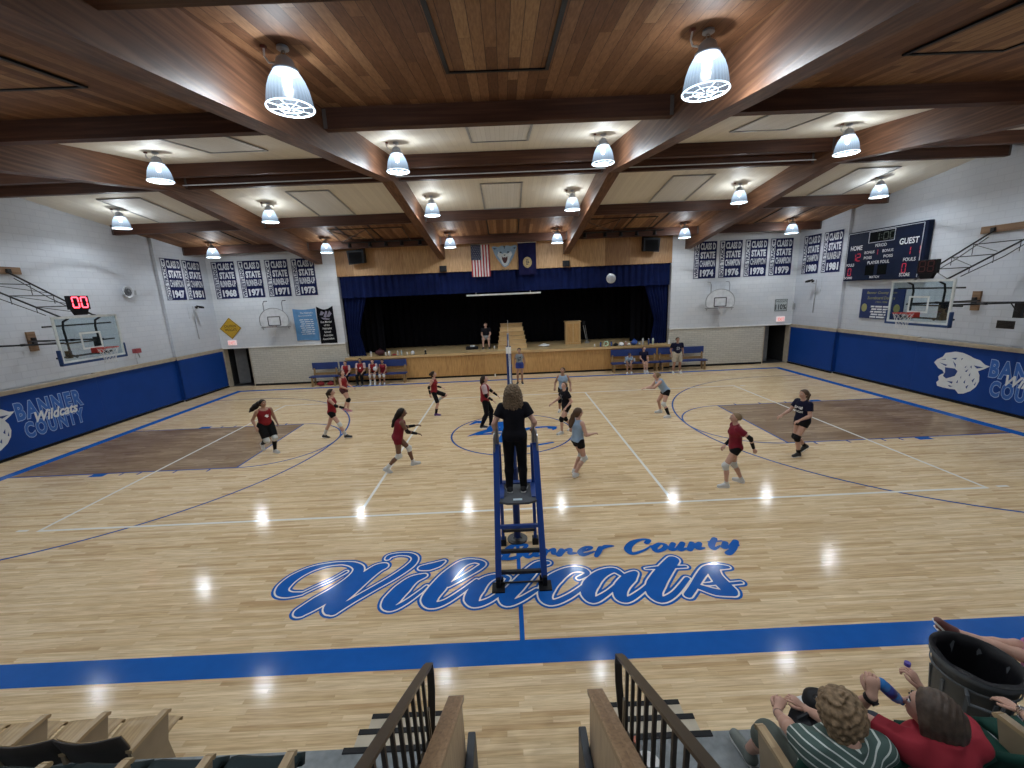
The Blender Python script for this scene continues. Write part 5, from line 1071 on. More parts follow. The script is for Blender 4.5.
def nets(F, lo, vox):
    """surface nets"""
    S = F < 0; n = F.shape; c = np.zeros([m-1 for m in n], int)
    for i in (0, 1):
        for j in (0, 1):
            for k in (0, 1): c += S[i:n[0]-1+i, j:n[1]-1+j, k:n[2]-1+k]
    act = (c > 0) & (c < 8); idx = np.full(act.shape, -1); ijk = np.argwhere(act); idx[act] = np.arange(len(ijk))
    acc = np.zeros((len(ijk), 3)); cnt = np.zeros(len(ijk)); cor = [(i, j, k) for i in (0, 1) for j in (0, 1) for k in (0, 1)]
    for a in cor:
        for ax in range(3):
            if a[ax]: continue
            b = list(a); b[ax] = 1; fa = F[tuple((ijk+a).T)]; fb = F[tuple((ijk+b).T)]; m = (fa < 0) != (fb < 0); t = np.where(m, fa/np.where(m, fa-fb, 1), 0)
            p = np.tile(np.array(a, float), (len(ijk), 1)); p[:, ax] += t; acc[m] += p[m]; cnt[m] += 1
    V = lo+vox*(ijk+acc/np.maximum(cnt, 1)[:, None]); quads = []
    for ax in range(3):
        o1, o2 = [(1, 2), (2, 0), (0, 1)][ax]; sl0 = [slice(None)]*3; sl1 = [slice(None)]*3; sl0[ax] = slice(0, n[ax]-1); sl1[ax] = slice(1, n[ax])
        A = S[tuple(sl0)]; B = S[tuple(sl1)]; e = np.argwhere(A != B); e = e[(e[:, o1] > 0) & (e[:, o2] > 0) & (e[:, o1] < n[o1]-1) & (e[:, o2] < n[o2]-1)]
        if not len(e): continue
        flip = A[tuple(e.T)]; u = np.zeros(3, int); u[o1] = 1; w_ = np.zeros(3, int); w_[o2] = 1
        q = np.stack([idx[tuple((e-u-w_).T)], idx[tuple((e-w_).T)], idx[tuple(e.T)], idx[tuple((e-u).T)]], 1); q[~flip] = q[~flip][:, ::-1]; quads.append(q)
    return V, np.concatenate(quads)
def sdf_obj(name, m_, prims, vox, parent, k=.03, planes=(), infl=0.0, noise=None, extra=None):
    F, lo = field(prims, vox, k, planes, infl, noise); V, Q = nets(F, lo, vox); mb = MB(); mb.add([tuple(v) for v in V], [tuple(int(i) for i in q) for q in Q])
    if extra: extra(mb)
    me = bpy.data.meshes.new(name); me.from_pydata(mb.v, [], mb.f)
    for x in (m_ if isinstance(m_, (list, tuple)) else [m_]): me.materials.append(x)
    me.polygons.foreach_set('material_index', mb.mi); me.polygons.foreach_set('use_smooth', [True]*len(me.polygons)); me.update()
    o = bpy.data.objects.new(name, me); C.objects.link(o); o.parent = parent; return o
def skin_mat(name, col): return mat(name, col, .5, var=.06, vscale=20, spec=.3)
SK_L = skin_mat('skin_light', (.52, .31, .235)); SK_T = skin_mat('skin_tan', (.34, .19, .13)); SK_D = skin_mat('skin_brown', (.17, .085, .055))
M_EYEW = mat('eye_white', (.6, .6, .6), .3); M_EYED = mat('eye_dark', (.02, .015, .012), .3); M_LIP = mat('lips', (.30, .10, .09), .45)
def v3(*a): return np.array(a, float)
def ik(h, t, a, b, pole):
    d = t-h; L = np.linalg.norm(d); L2 = min(L, (a+b)*.999); u = d/L if L > 1e-6 else v3(0, 0, -1); t = h+u*L2
    x = (a*a-b*b+L2*L2)/(2*L2); y = math.sqrt(max(a*a-x*x, 0)); p = pole-u*(pole@u); n = np.linalg.norm(p); p = p/n if n > 1e-6 else v3(1, 0, 0); return h+u*x+p*y, t
def person(lab, x, y, yaw, H, ph, lean, feet, hands, o, z0=0.0, side=0.0, hyaw=0, hpitch=0, W=1.0, vox=.0135, grp=None, kpole=None, epole=None, cat='person', fing=True):
    """feet/hands: (forward, left, up) in metres of a 1.7 m figure; left first. hands are measured from the shoulder unless a 4th value is given"""
    S = H/1.7; t = thing('person', lab, cat, (x, y, z0), math.radians(yaw), grp); t.scale = (S, S, S)
    P = v3(0, 0, ph); cl, sl = math.cos(lean), math.sin(lean); s = v3(sl*math.cos(side), math.sin(side), cl*math.cos(side)); s /= np.linalg.norm(s); f = v3(cl, 0, -sl); l = np.cross(s, f)
    sh = o.get('sh', .165)*(.5+.5*W); hipw = .088*W
    neck = P+s*.475; shl = [P+s*.425+l*sh, P+s*.425-l*sh]; hips = [P+l*hipw-s*.02, P-l*hipw-s*.02]
    up = (s*.55+v3(0, 0, .45)); up /= np.linalg.norm(up); hy = math.radians(hyaw); hp = math.radians(hpitch)
    hf = v3(math.cos(hy)*math.cos(hp), math.sin(hy)*math.cos(hp), math.sin(hp)); hl = np.cross(v3(0, 0, 1), hf); hl /= np.linalg.norm(hl); hu = np.cross(hf, hl)
    hc = neck+up*(.155-o.get('headd', 0))+hf*.015+v3(o.get('headf', 0), 0, 0)
    kn, an = [], []
    for i in (0, 1):
        T = v3(*feet[i][:3]); kp = v3(*(kpole[i] if kpole else (1, 0, .1))); k_, a_ = ik(hips[i], T, .43, .41, kp); kn.append(k_); an.append(a_)
    el, wr = [], []
    for i in (0, 1):
        h = hands[i]; T = v3(*h[:3]) if len(h) > 3 else shl[i]+v3(*h[:3]); sg = 1 if i == 0 else -1
        ep = v3(*(epole[i] if epole else (-.8, .35*sg, -.5))); e_, w_ = ik(shl[i], T, .275, .245, ep); el.append(e_); wr.append(w_)
    body = []; A = body.append; fl = lambda q: (f, q)
    pel = [(P+l*.055*W, P-l*.055*W, .105*W, .105*W, (f, 1.05)), (P+l*.06-f*.035, P-l*.06-f*.035, .085*W, .085*W), (P+s*.02, P+s*.2, .115*W, .098*W, (l, .84))]
    tor = [(P+s*.16, P+s*.36, .10*W, .115*W, (l, .80)), (P+s*.34+l*.085, P+s*.34-l*.085, .098, .098, (f, 1.15)), (P+s*.425+l*sh*.85, P+s*.425-l*sh*.85, .052, .052)]
    if o.get('bust', 1): tor += [(P+s*.31+f*.075+l*.06, P+s*.31+f*.075+l*.05, .052*W, .052*W), (P+s*.31+f*.075-l*.06, P+s*.31+f*.075-l*.05, .052*W, .052*W)]
    if W > 1.1: tor += [(P+s*.12+f*.05, P+s*.2+f*.045, .11*W, .10*W)]
    body += pel+tor+[(neck-s*.05, hc-hu*.05, .055, .048), (shl[0]*.6+shl[1]*.4+s*.01, neck+s*.02, .05, .045), (shl[1]*.6+shl[0]*.4+s*.01, neck+s*.02, .05, .045)]
    body += [(hc+hu*.025+hf*-.01, hc+hu*.02+hf*.012, .088, .085, (hl, 1.15)), (hc-hu*.045+hf*.035, hc-hu*.05+hf*.05, .048, .04, (hl, 1.0)), (hc+hf*.088+hu*.005, hc+hf*.112-hu*.022, .010, .015)]
    for sg in (1, -1): body += [(hc+hl*.078*sg+hu*.012, hc+hl*.08*sg-hu*.018, .015, .011, (hl, 1.4))]
    TW = (.5+.5*W)
    for i in (0, 1):
        sg = 1 if i == 0 else -1; hj, kj, aj = hips[i], kn[i], an[i]; mid = kj*.62+aj*.38; back = -f*.012
        body += [(hj+l*sg*.0, kj, .083*W, .054*TW), (kj, kj, .055*TW, .055*TW), (kj, mid+back, .050*TW, .052*TW), (mid+back, aj, .052*TW, .034)]
        body += [(shl[i], el[i], .050*TW, .038*TW), (el[i], el[i]*.7+wr[i]*.3, .038*TW, .038*TW), (el[i]*.7+wr[i]*.3, wr[i], .037*TW, .024)]
        yw, pt = math.radians(feet[i][4] if len(feet[i]) > 4 else (8*sg)), math.radians(feet[i][3] if len(feet[i]) > 3 else 0)
        fd = v3(math.cos(yw)*math.cos(pt), math.sin(yw)*math.cos(pt), -math.sin(pt)); fu = v3(math.cos(yw)*math.sin(pt), math.sin(yw)*math.sin(pt), math.cos(pt))
        body += [(aj-fu*.02, aj+fd*.12-fu*.05, .035, .028)]
        o.setdefault('_f', {})[i] = (fd, fu)
    # hands
    fings = []
    for i in (0, 1):
        sg = 1 if i == 0 else -1; d = wr[i]-el[i]; d /= np.linalg.norm(d); gr = o.get('grip', {}).get(i)
        if gr is not None: d = v3(*gr); d /= np.linalg.norm(d)
        side_ = np.cross(d, v3(0, 0, 1)); side_ = side_/np.linalg.norm(side_) if np.linalg.norm(side_) > .2 else l*sg
        pn = np.cross(side_, d)*(-1)
        if d[2] < -.75: side_ = f; pn = l*sg*-1
        pa = wr[i]+d*.015; pb = wr[i]+d*.075; body.append((pa, pb, .026, .034, (pn, 1.75)))
        for q, (off, ln) in enumerate(((-.027, .068), (-.009, .078), (.009, .073), (.026, .058))):
            r0 = pb+side_*off+d*.008; cu = o.get('curl', .45); m1 = r0+(d*math.cos(cu*.6)+pn*math.sin(cu*.6))*ln*.5; m2 = m1+(d*math.cos(cu*1.7)+pn*math.sin(cu*1.7))*ln*.32; m3 = m2+(d*math.cos(cu*2.6)+pn*math.sin(cu*2.6))*ln*.25; fings.append(([r0-d*.03, r0, m1, m2, m3], [.0095, .0095, .0085, .0078, .006]))
        tb = pa+d*.02+side_*(-.026); fings.append(([tb-d*.01, tb+side_*-.018+d*.022+pn*.005, tb+side_*-.022+d*.045+pn*.014, tb+side_*-.014+d*.065+pn*.02], [.012, .0115, .010, .007]))
    def extras(mb):
        if fing:
            for p_, r_ in fings: mb.tube([tuple(q) for q in p_], r_, 6)
        base = len(mb.f)
        for sg in (1, -1):
            e = hc+hf*.090+hl*.031*sg+hu*.022
            mb.cur = 1; mb.sphere(tuple(e-hf*.004), .0125, 8, (1, 1, .75)); mb.cur = 2; mb.sphere(tuple(e+hf*.005), .0068, 8)
            mb.tube([tuple(e+hu*.018-hl*.016*sg), tuple(e+hu*.024+hf*.003), tuple(e+hu*.017+hl*.016*sg-hf*.006)], .0035, 4)
        mb.cur = 3; mb.tube([tuple(hc+hf*.078-hu*.052+hl*.022), tuple(hc+hf*.090-hu*.050), tuple(hc+hf*.078-hu*.052-hl*.022)], [.003, .0065, .003], 6); mb.cur = 0
    sdf_obj('body', [o['skin'], M_EYEW, M_EYED, M_LIP], body, vox, t, .022, extra=extras)
    # top
    top = o.get('top', 'tank'); tc = o['topc']
    hem = o.get('hem', -.02)
    if top:
        pr = [(a, b, ra, rb)+tuple(r) for a, b, ra, rb, *r in tor+pel]; inf = o.get('loose', .012)
        sleeve = {'tank': 0, 'tee': .58, 'long': 1.0}[top]
        if top == 'tank': pr = [q for q in pr if q is not None]; pr[2] = (P+s*.425+l*sh*.62, P+s*.425-l*sh*.62, .050, .050)
        if sleeve: pr += [(shl[0]*.6+shl[1]*.4+s*.01, neck+s*.02, .05, .045), (shl[1]*.6+shl[0]*.4+s*.01, neck+s*.02, .05, .045)]
        for i in (0, 1):
            if sleeve:
                e = shl[i]+(el[i]-shl[i])*min(sleeve*1.15, 1); pr.append((shl[i]-s*.0, el[i], .056*TW, .050*TW, None, [(shl[i]+(el[i]-shl[i])*sleeve, el[i]-shl[i])]) if sleeve < 1 else (shl[i], el[i], .056*TW, .044*TW))
                if sleeve >= 1: pr.append((el[i], wr[i]-(wr[i]-el[i])*.08, .044*TW, .034))
        pr = [tuple(q[:5]) if (len(q) == 5 and q[4] is not None) or len(q) < 6 else q for q in pr]
        pr = [(q[0], q[1], q[2], q[3]) if len(q) == 5 and q[4] is None else q for q in pr]
        pl = [(P+s*hem, -s)]
        F_planes = pl+[(neck+s*(.005 if top == 'tank' else .025), s*1.0+f*.35)]
        jo = sdf_obj('shirt', tc, pr, vox, t, .025, F_planes, inf, o.get('wrinkle'))
        jf = lambda X: np.min([rc(X, q[0], q[1], q[2]+inf, q[3]+inf, q[4] if len(q) > 4 else None) for q in pr], 0)
        for txt, cu, cv, w_, h_, mm, nm in o.get('print', ()):
            mb = MB(); sd = 1 if nm != 'back_print' else -1
            if txt == '#': vs = [(0, .1), (.5, .0), (1, .5), (.5, 1), (.35, .6), (0, .9)]; vs = [(a, b) for a, b in vs]; fs = [tuple(range(6))]
            else: vs, fs = text2d(txt, .03)
            X = np.array([P+s*(cv+(b-.5)*h_)+l*(-sd)*(cu+(a-.5)*w_)+f*sd*.35 for a, b in vs])
            for _ in range(30): X = X-f*sd*np.clip(jf(X)-.006, -.02, .1)[:, None]
            mb.add([tuple(q) for q in X], fs).build(nm, mm, jo)
        if o.get('sleevec'):
            for i in (0, 1): sdf_obj('sleeve', o['sleevec'], [(shl[i]+s*.005, el[i]*.9+shl[i]*.1, (.062+o.get('loose', .012))*TW, (.056+o.get('loose', .012))*TW)], vox, jo, .02, [(shl[i]+(el[i]-shl[i])*.75, el[i]-shl[i])])
    # bottoms
    bt = o.get('bot', .3); bc = o.get('botc')
    if bc:
        pr = [tuple(q) for q in pel]; ex = o.get('bloose', .010)
        for i in (0, 1):
            hj, kj, aj = hips[i], kn[i], an[i]
            if 1 < bt <= 1.2:
                pr.append((hj, kj, .088*W, .066*TW)); pr.append((kj, kj*.6+aj*.4, .068*TW, .070*TW, None, [(kj*.78+aj*.22, aj-kj)]))
            elif bt <= 1: pr.append((hj, kj, .088*W, (.06+.012*(bt > .6))*TW, None, [(hj+(kj-hj)*bt, kj-hj)]))
            else: md = kj*.62+aj*.38-f*.012; pr += [(hj, kj, .088*W, .062*TW), (kj, md, .061*TW, .060*TW), (md, aj, .060*TW, .042)]
        pr2 = []
        for q in pr:
            pr2.append(q)
        def rcn(q): return q
        pr2 = [(q[0], q[1], q[2], q[3], (f, 1.0), q[5]) if len(q) == 6 and q[4] is None else q for q in pr2]
        sdf_obj('leggings' if bt > 1.2 else 'shorts', bc, pr2, vox, t, .02, [(P+s*.10, s)], ex)
    # shoes, socks, pads, sleeves
    for i in (0, 1):
        fd, fu = o['_f'][i]; aj, kj = an[i], kn[i]; ln = aj-kj; sole = aj-fu*.078
        sd = np.cross(fu, fd); sc_ = o.get('shoec'); 
        sdf_obj('shoe', sc_, [(aj+fu*.0-fd*.01, aj-fu*.045-fd*.025, .042, .044), (aj-fu*.045-fd*.02, aj+fd*.155-fu*.052, .042, .038), (aj+fd*.02-fu*.0, aj+fd*.11-fu*.045, .034, .032)], min(vox, .012), t, .02, [(sole, -fu), (aj+fu*.03, fu)], .003)
        if o.get('sole', 1):
            mb = MB(); poly = [(-.068, -.03), (-.068, .03), (-.04, .041), (.06, .040), (.13, .045), (.175, .036), (.195, 0), (.175, -.036), (.13, -.045), (.06, -.040), (-.04, -.041)]
            mb.prism(poly, lambda u, v, d: tuple(aj-fu*.078+fd*u+sd*v+fu*d), -.002, .016); mb.build('sole', o.get('solec', M_WHITE), t)
        def leg_at(q): return hips[i]+(kj-hips[i])*q if q < 1 else kj+(aj-kj)*(q-1)
        if o.get('sock', (0, 0))[i]: mm, top_ = o['sock'][i]; sdf_obj('sock', mm, [(kj, kj*.62+aj*.38-f*.012, .050*TW, .052*TW), (kj*.62+aj*.38-f*.012, aj, .052*TW, .036)], vox, t, .02, [(kj+(aj-kj)*top_, kj-aj)], .006)
        if o.get('knee', (0, 0))[i]: sdf_obj('knee_pad', o['knee'][i], [(leg_at(.84), kj+(kj-(hips[i]+aj)/2)*.12, .062*TW, .064*TW), (kj, leg_at(1.2), .062*TW, .056*TW)], vox, t, .02, [(leg_at(.84), hips[i]-kj), (leg_at(1.22), aj-kj)], .005)
        if o.get('armsl', (0, 0))[i]: sdf_obj('arm_sleeve', o['armsl'][i], [(shl[i]*.2+el[i]*.8, el[i], .042*TW, .041*TW), (el[i], wr[i], .041*TW, .028)], vox, t, .02, [(wr[i]+(wr[i]-el[i])*.02, wr[i]-el[i])], .004)
    # hair
    hs = o.get('hair', 'pony'); hcol = o['hairc']
    if hs:
        pr = [(hc+hu*.03-hf*.016, hc+hu*.028-hf*.0, .094, .092, (hl, 1.1)), (hc-hf*.04+hu*.01, hc-hf*.045-hu*.03, .078, .062)]; vh = min(vox, .011); nz = None
        cut = [(hc+hf*.040+hu*.035, hf-hu*.55)] if hs != 'short' else [(hc+hf*.03+hu*.04, hf-hu*.7), (hc-hu*.035, -hu)]
        tail = []
        if hs == 'pony': tail = [(hc-hf*.10+hu*.03, hc-hf*.14-hu*.02, .03, .032), (hc-hf*.14-hu*.02, hc-hf*.13-hu*.20, .032, .012)]
        if hs == 'bun': tail = [(hc-hf*.11+hu*.04, hc-hf*.13+hu*.03, .045, .04)]
        if isinstance(hs, list): q0 = hc-hf*.09+hu*.03; tail = []; 
        if isinstance(hs, list):
            for (a, b, c_, r_) in hs: q1 = hc+hf*a+hl*b+hu*c_; tail.append((q0, q1, tail[-1][3] if tail else .035, r_)); q0 = q1
        if hs == 'curly':
            pr = [(hc+hu*.03-hf*.02, hc+hu*.02-hf*.01, .115, .115)]; tail = [(hc-hf*.03-hu*.02+hl*.05, hc-hf*.045-hu*.17+hl*.075, .085, .075), (hc-hf*.03-hu*.02-hl*.05, hc-hf*.045-hu*.17-hl*.075, .085, .075), (hc-hf*.06, hc-hf*.06-hu*.21, .09, .085)]
            nz = lambda G: .010*np.sin(G[..., 0]*95+3*np.sin(G[..., 2]*47+G[..., 1]*21))*np.sin(G[..., 1]*110+3*np.sin(G[..., 2]*63))+.007*np.sin(G[..., 2]*150+4*np.sin(G[..., 1]*70+G[..., 0]*30)); cut = [(hc+hf*.045, hf-hu*.3)]
        if hs == 'curlshort':
            pr = [(hc+hu*.035-hf*.02, hc+hu*.01-hf*.01, .112, .108)]; tail = [(hc-hf*.05-hu*.02+hl*.03, hc-hf*.05-hu*.07+hl*.03, .075, .062), (hc-hf*.05-hu*.02-hl*.03, hc-hf*.05-hu*.07-hl*.03, .075, .062)]
            nz = lambda G: .008*np.sin(G[..., 0]*110+3*np.sin(G[..., 2]*45))*np.sin(G[..., 1]*100+2*np.sin(G[..., 0]*55))+.005*np.sin(G[..., 2]*150+G[..., 1]*80); cut = [(hc+hf*.05+hu*.02, hf-hu*.4)]
        if hs == 'long':
            pr = [(hc+hu*.035-hf*.02, hc+hu*.02-hf*.015, .108, .108, (hl, 1.03)), (hc-hf*.04+hu*.01, hc-hf*.05-hu*.03, .09, .08)]; tail = [(hc-hf*.01+hl*.075, hc+hf*.01-hu*.13+hl*.085, .045, .045), (hc-hf*.01-hl*.075, hc+hf*.01-hu*.13-hl*.085, .045, .045), (hc-hf*.06, hc-hf*.09-hu*.33, .10, .085), (hc-hf*.04-hu*.1+hl*.04, hc-hf*.06-hu*.29+hl*.05, .075, .06), (hc-hf*.04-hu*.1-hl*.04, hc-hf*.06-hu*.29-hl*.05, .075, .06)]
            nz = lambda G: .004*np.sin(G[..., 1]*150+G[..., 0]*130+2*np.sin(G[..., 2]*20)); cut = [(hc+hf*.055+hu*.035, hf-hu*.45)]
        if hs == 'bob':
            tail = [(hc-hf*.02+hl*.06, hc-hf*.03-hu*.15+hl*.075, .06, .05), (hc-hf*.02-hl*.06, hc-hf*.03-hu*.15-hl*.075, .06, .05), (hc-hf*.055, hc-hf*.065-hu*.18, .085, .075)]
            nz = lambda G: .0035*np.sin(G[..., 1]*160+G[..., 0]*140)
        sdf_obj('hair', hcol, pr, vh, t, .03, cut, .004, nz) if not tail else sdf_obj('hair', hcol, pr+tail, vh, t, .03, cut, .004, nz or (lambda G: .002*np.sin(G[..., 1]*150+G[..., 0]*120)))
    o.pop('_f', None)
    return t, dict(hc=hc, hf=hf, hl=hl, hu=hu, wr=wr, el=el, P=P, s=s, f=f, l=l, kn=kn, an=an, sh=shl)
M_JRED = mat('jersey_red', (.21, .011, .016), .6, spec=.2); M_JDRED = mat('jersey_crimson', (.165, .008, .020), .6, spec=.2); M_JBLUE = mat('jersey_sky', (.27, .37, .50), .6, spec=.2); M_JGREY = mat('jersey_grey', (.22, .25, .28), .6, spec=.2)
M_TBLACK = mat('tee_black', (.010, .010, .014), .75, spec=.1); M_TNAVY = mat('tee_navy', (.010, .011, .030), .75, spec=.1); M_SHB = mat('shorts_black', (.008, .008, .009), .7, spec=.12); M_PINKW = mat('sleeve_pinkwhite', (.52, .40, .41), .7)
M_SHOW = mat('shoe_white', (.55, .55, .55), .5); M_SHOB = mat('shoe_black', (.02, .02, .022), .5); M_KNW = mat('knee_white', (.60, .60, .58), .7); M_SOCKW = mat('sock_white', (.55, .54, .52), .8)
HB = mat('hair_black', (.010, .007, .006), .5, spec=.25); HD = mat('hair_dark_brown', (.028, .015, .009), .5, spec=.25); HBR = mat('hair_brown', (.085, .048, .028), .5, spec=.25); HBL = mat('hair_blond', (.24, .165, .095), .5, spec=.25)
GR = 'volleyball players on the court'
pw = M_WHITE
person('player in red tank with dark hair blowing back, on the left key', -6.78, -.84, -38, 1.62, .87, .08, ((.10, .10, .08), (-.22, -.09, .26, 45)), ((.05, .10, -.42), (.08, -.12, -.40)),
       dict(skin=SK_T, topc=M_JRED, hem=-.06, botc=M_SHB, bot=.85, bloose=.02, shoec=M_SHOW, sock=((M_SHB, .25), (M_SHB, .25)), knee=(M_KNW, M_KNW), hairc=HB, hair=[(-.14, -.02, .0, .06), (-.22, -.08, -.08, .075), (-.32, -.12, -.16, .055), (-.42, -.14, -.24, .015)], print=[('#', 0, .30, .10, .10, pw, 'jersey_mark')]), W=1.22, grp=GR, hyaw=15)
person('player in red tank, stepping with black-sleeved arm held forward, left of the centre court', -5.36, .17, 5, 1.60, .88, .08, ((-.36, .09, .10, 20), (.38, -.09, .08)), ((-.08, .05, -.46), (.42, -.02, -.27)),
       dict(skin=SK_L, topc=M_JRED, botc=M_SHB, bot=.32, shoec=M_SHOB, knee=(0, M_KNW), sock=((M_SOCKW, .5), (M_SOCKW, .6)), armsl=(M_SHB, M_SHB), hairc=HD, hair='pony'), grp=GR, hpitch=6)
person('player in red tank looking up, nearest the left bench', -6.20, 3.3, -8, 1.62, .88, .0, ((-.14, .10, .08), (.12, -.10, .08)), ((.30, -.05, -.36), (.22, .05, -.38)),
       dict(skin=SK_L, topc=M_JRED, botc=mat('shorts_maroon', (.06, .008, .012), .7), bot=.3, shoec=mat('shoe_pink', (.5, .18, .22), .5), knee=(M_SHB, M_SHB), hairc=HBR, hair='bun'), W=1.08, grp=GR, hpitch=22)
person('player in crimson running right with long black hair, on the left attack line', -2.76, -2.38, 22, 1.64, .84, .28, ((.34, .10, .08), (-.34, -.10, .13, 35)), ((.36, -.02, -.22), (.34, .02, -.34)),
       dict(skin=SK_D, topc=M_JDRED, botc=M_JDRED, bot=.28, shoec=M_SHOW, knee=(M_KNW, M_KNW), sock=((M_SOCKW, .8), (M_SOCKW, .7)), armsl=(M_SHB, M_SHB), hairc=HB, hair=[(-.12, .02, -.06, .055), (-.20, .03, -.2, .05), (-.26, .03, -.33, .03)]), W=1.05, grp=GR, hyaw=-10)
person('player in red jersey with one black-clad leg kicked up behind', -2.64, 2.20, -5, 1.60, .91, .02, ((.05, .12, .52, 70), (.02, -.09, .08)), ((.22, .05, -.33), (-.10, -.08, -.47)),
       dict(skin=SK_L, topc=M_JRED, botc=M_SHB, bot=.95, bloose=.004, shoec=mat('shoe_purple', (.09, .03, .16), .5), sock=((M_SOCKW, .4), (M_SHB, .5)), armsl=(M_SHB, M_SHB), hairc=HD, hair='bun', print=[('#', .02, .30, .08, .09, pw, 'jersey_mark')]), W=.92, grp=GR, hpitch=12)
person('player in red bib over pale pink sleeves and black leggings, left of the referee stand', -.80, .64, 0, 1.68, .90, .0, ((.14, .11, .08), (-.14, -.11, .08)), ((.38, .02, -.36), (.24, -.02, -.42)),
       dict(skin=SK_L, topc=M_JRED, hem=-.06, loose=.02, top='tee', sleevec=M_PINKW, botc=M_SHB, bot=1.5, shoec=M_SHOB, armsl=(M_SHB, M_SHB), hairc=HD, hair=[(-.12, 0, -.05, .035), (-.13, 0, -.22, .03), (-.12, 0, -.34, .015)]), W=1.06, grp=GR, hpitch=20)
person('player in grey jersey and blue white-trimmed shorts standing by the padded far net post', .48, 6.80, -92, 1.68, .92, .0, ((.0, .10, .08), (.0, -.12, .08)), ((.02, .07, -.49), (.02, -.07, -.49)),
       dict(skin=SK_T, topc=M_JGREY, botc=mat('shorts_royal', (.012, .035, .22), .6), bot=.42, bloose=.018, shoec=M_SHOB, hairc=HD, hair='short', print=[('BC', 0, .32, .17, .07, M_SHB, 'jersey_lettering'), ('20', 0, .2, .13, .10, M_SHB, 'jersey_number')]), grp=GR)
person('player in sky blue tank facing the camera, behind one in a black T-shirt', 1.80, 1.92, -100, 1.62, .88, .05, ((.05, .14, .08), (-.05, -.14, .08)), ((.20, .10, -.38), (.14, -.12, -.36)),
       dict(skin=SK_T, topc=M_JBLUE, botc=M_SHB, bot=.32, shoec=M_SHOW, knee=(M_SHB, M_SHB), hairc=HBR, hair='bun'), grp=GR, hpitch=18, hyaw=-20)
person('player in a black T-shirt with one arm out, right of the stand', 1.60, -.22, 200, 1.58, .88, .10, ((.22, .09, .08), (-.25, -.09, .10, 15)), ((.10, .10, -.40), (.30, -.10, -.36)),
       dict(skin=SK_L, topc=M_TBLACK, top='tee', hem=-.05, loose=.018, botc=M_SHB, bot=.38, shoec=M_SHOW, knee=(M_SHB, M_SHB), hairc=HBR, hair='short', print=[('WE', 0, .30, .14, .14, mat('grey_print', (.3, .3, .31), .6), 'shirt_print')]), grp=GR, W=1.03, hpitch=20, hyaw=25)
person('player in sky blue tank and black shorts nearest the stand', 1.44, -3.14, 28, 1.66, .85, .02, ((-.02, .11, .08, 0, 30), (-.16, -.10, .10, 12, 30)), ((.22, .02, -.30), (.28, -.04, -.28)),
       dict(skin=SK_L, topc=M_JBLUE, botc=M_SHB, bot=.34, shoec=M_SHOW, knee=(M_KNW, M_KNW), hairc=HBR, hair=[(-.13, .02, -.05, .04), (-.15, .04, -.19, .06), (-.18, .05, -.30, .04)]), grp=GR, hyaw=-5)
person('player in pale blue jersey bending forward with hands out, by the right three-point arc', 4.97, 1.02, 180, 1.62, .86, .62, ((-.03, .30, .08), (.04, -.30, .08)), ((.44, -.05, -.20), (.40, .06, -.25)),
       dict(skin=SK_L, topc=M_JBLUE, botc=M_SHB, bot=.32, shoec=M_SHOW, knee=(M_KNW, 0), sock=((M_SHB, .35), (M_SOCKW, .8)), hairc=HBL, hair='bun'), grp=GR, W=1.1, hpitch=8)
person('player in crimson long shirt with black sleeve trailing back, inside the right front court', 4.50, -3.99, 168, 1.62, .89, .04, ((.16, .12, .08), (-.22, -.16, .08, 0, -40)), ((-.30, .04, -.38), (.14, .02, -.44)),
       dict(skin=SK_L, topc=M_JDRED, top='tee', hem=-.06, loose=.016, botc=M_SHB, bot=.28, shoec=M_SHOW, knee=(M_KNW, M_KNW), sock=((M_SOCKW, .85), (M_SOCKW, .85)), armsl=(M_SHB, M_SHB), hairc=HBL, hair='short'), grp=GR, hpitch=5)
person('player in navy T-shirt with ponytail walking left, on the near edge of the right key', 6.85, -2.58, 188, 1.66, .89, .04, ((.10, .10, .08), (-.26, -.11, .16, 35)), ((.24, .02, -.36), (.34, -.06, -.34)),
       dict(skin=SK_L, topc=M_TNAVY, top='tee', hem=-.03, loose=.016, botc=M_SHB, bot=.32, shoec=M_SHOB, knee=(M_SHB, M_SHB), sock=((M_SHB, .75), (M_SHB, .75)), hairc=HBR, hair='pony', print=[('BANNER', 0, .33, .22, .06, pw, 'shirt_print'), ('WILDCATS', 0, .23, .22, .05, pw, 'shirt_print')]), grp=GR, W=1.1)
ref, rj = person('referee in black with curly blond hair, seen from behind on the stand', .02, -6.12, 90, 1.63, .93, .0, ((-.02, .11, .08, 0, 12), (-.02, -.11, .08, 0, -12)), ((.12, .13, -.40), (.12, -.13, -.38)),
       dict(skin=SK_L, topc=M_TBLACK, top='tee', hem=-.09, loose=.02, botc=M_SHB, bot=1.5, shoec=M_SHOB, sole=1, hairc=mat('hair_dark_blond', (.14, .095, .055), .55, var=.5, vscale=40, spec=.3), hair='curly'), z0=1.174, vox=.011, W=1.05, epole=((-.8, .45, -.3), (-.8, -.45, -.3)))
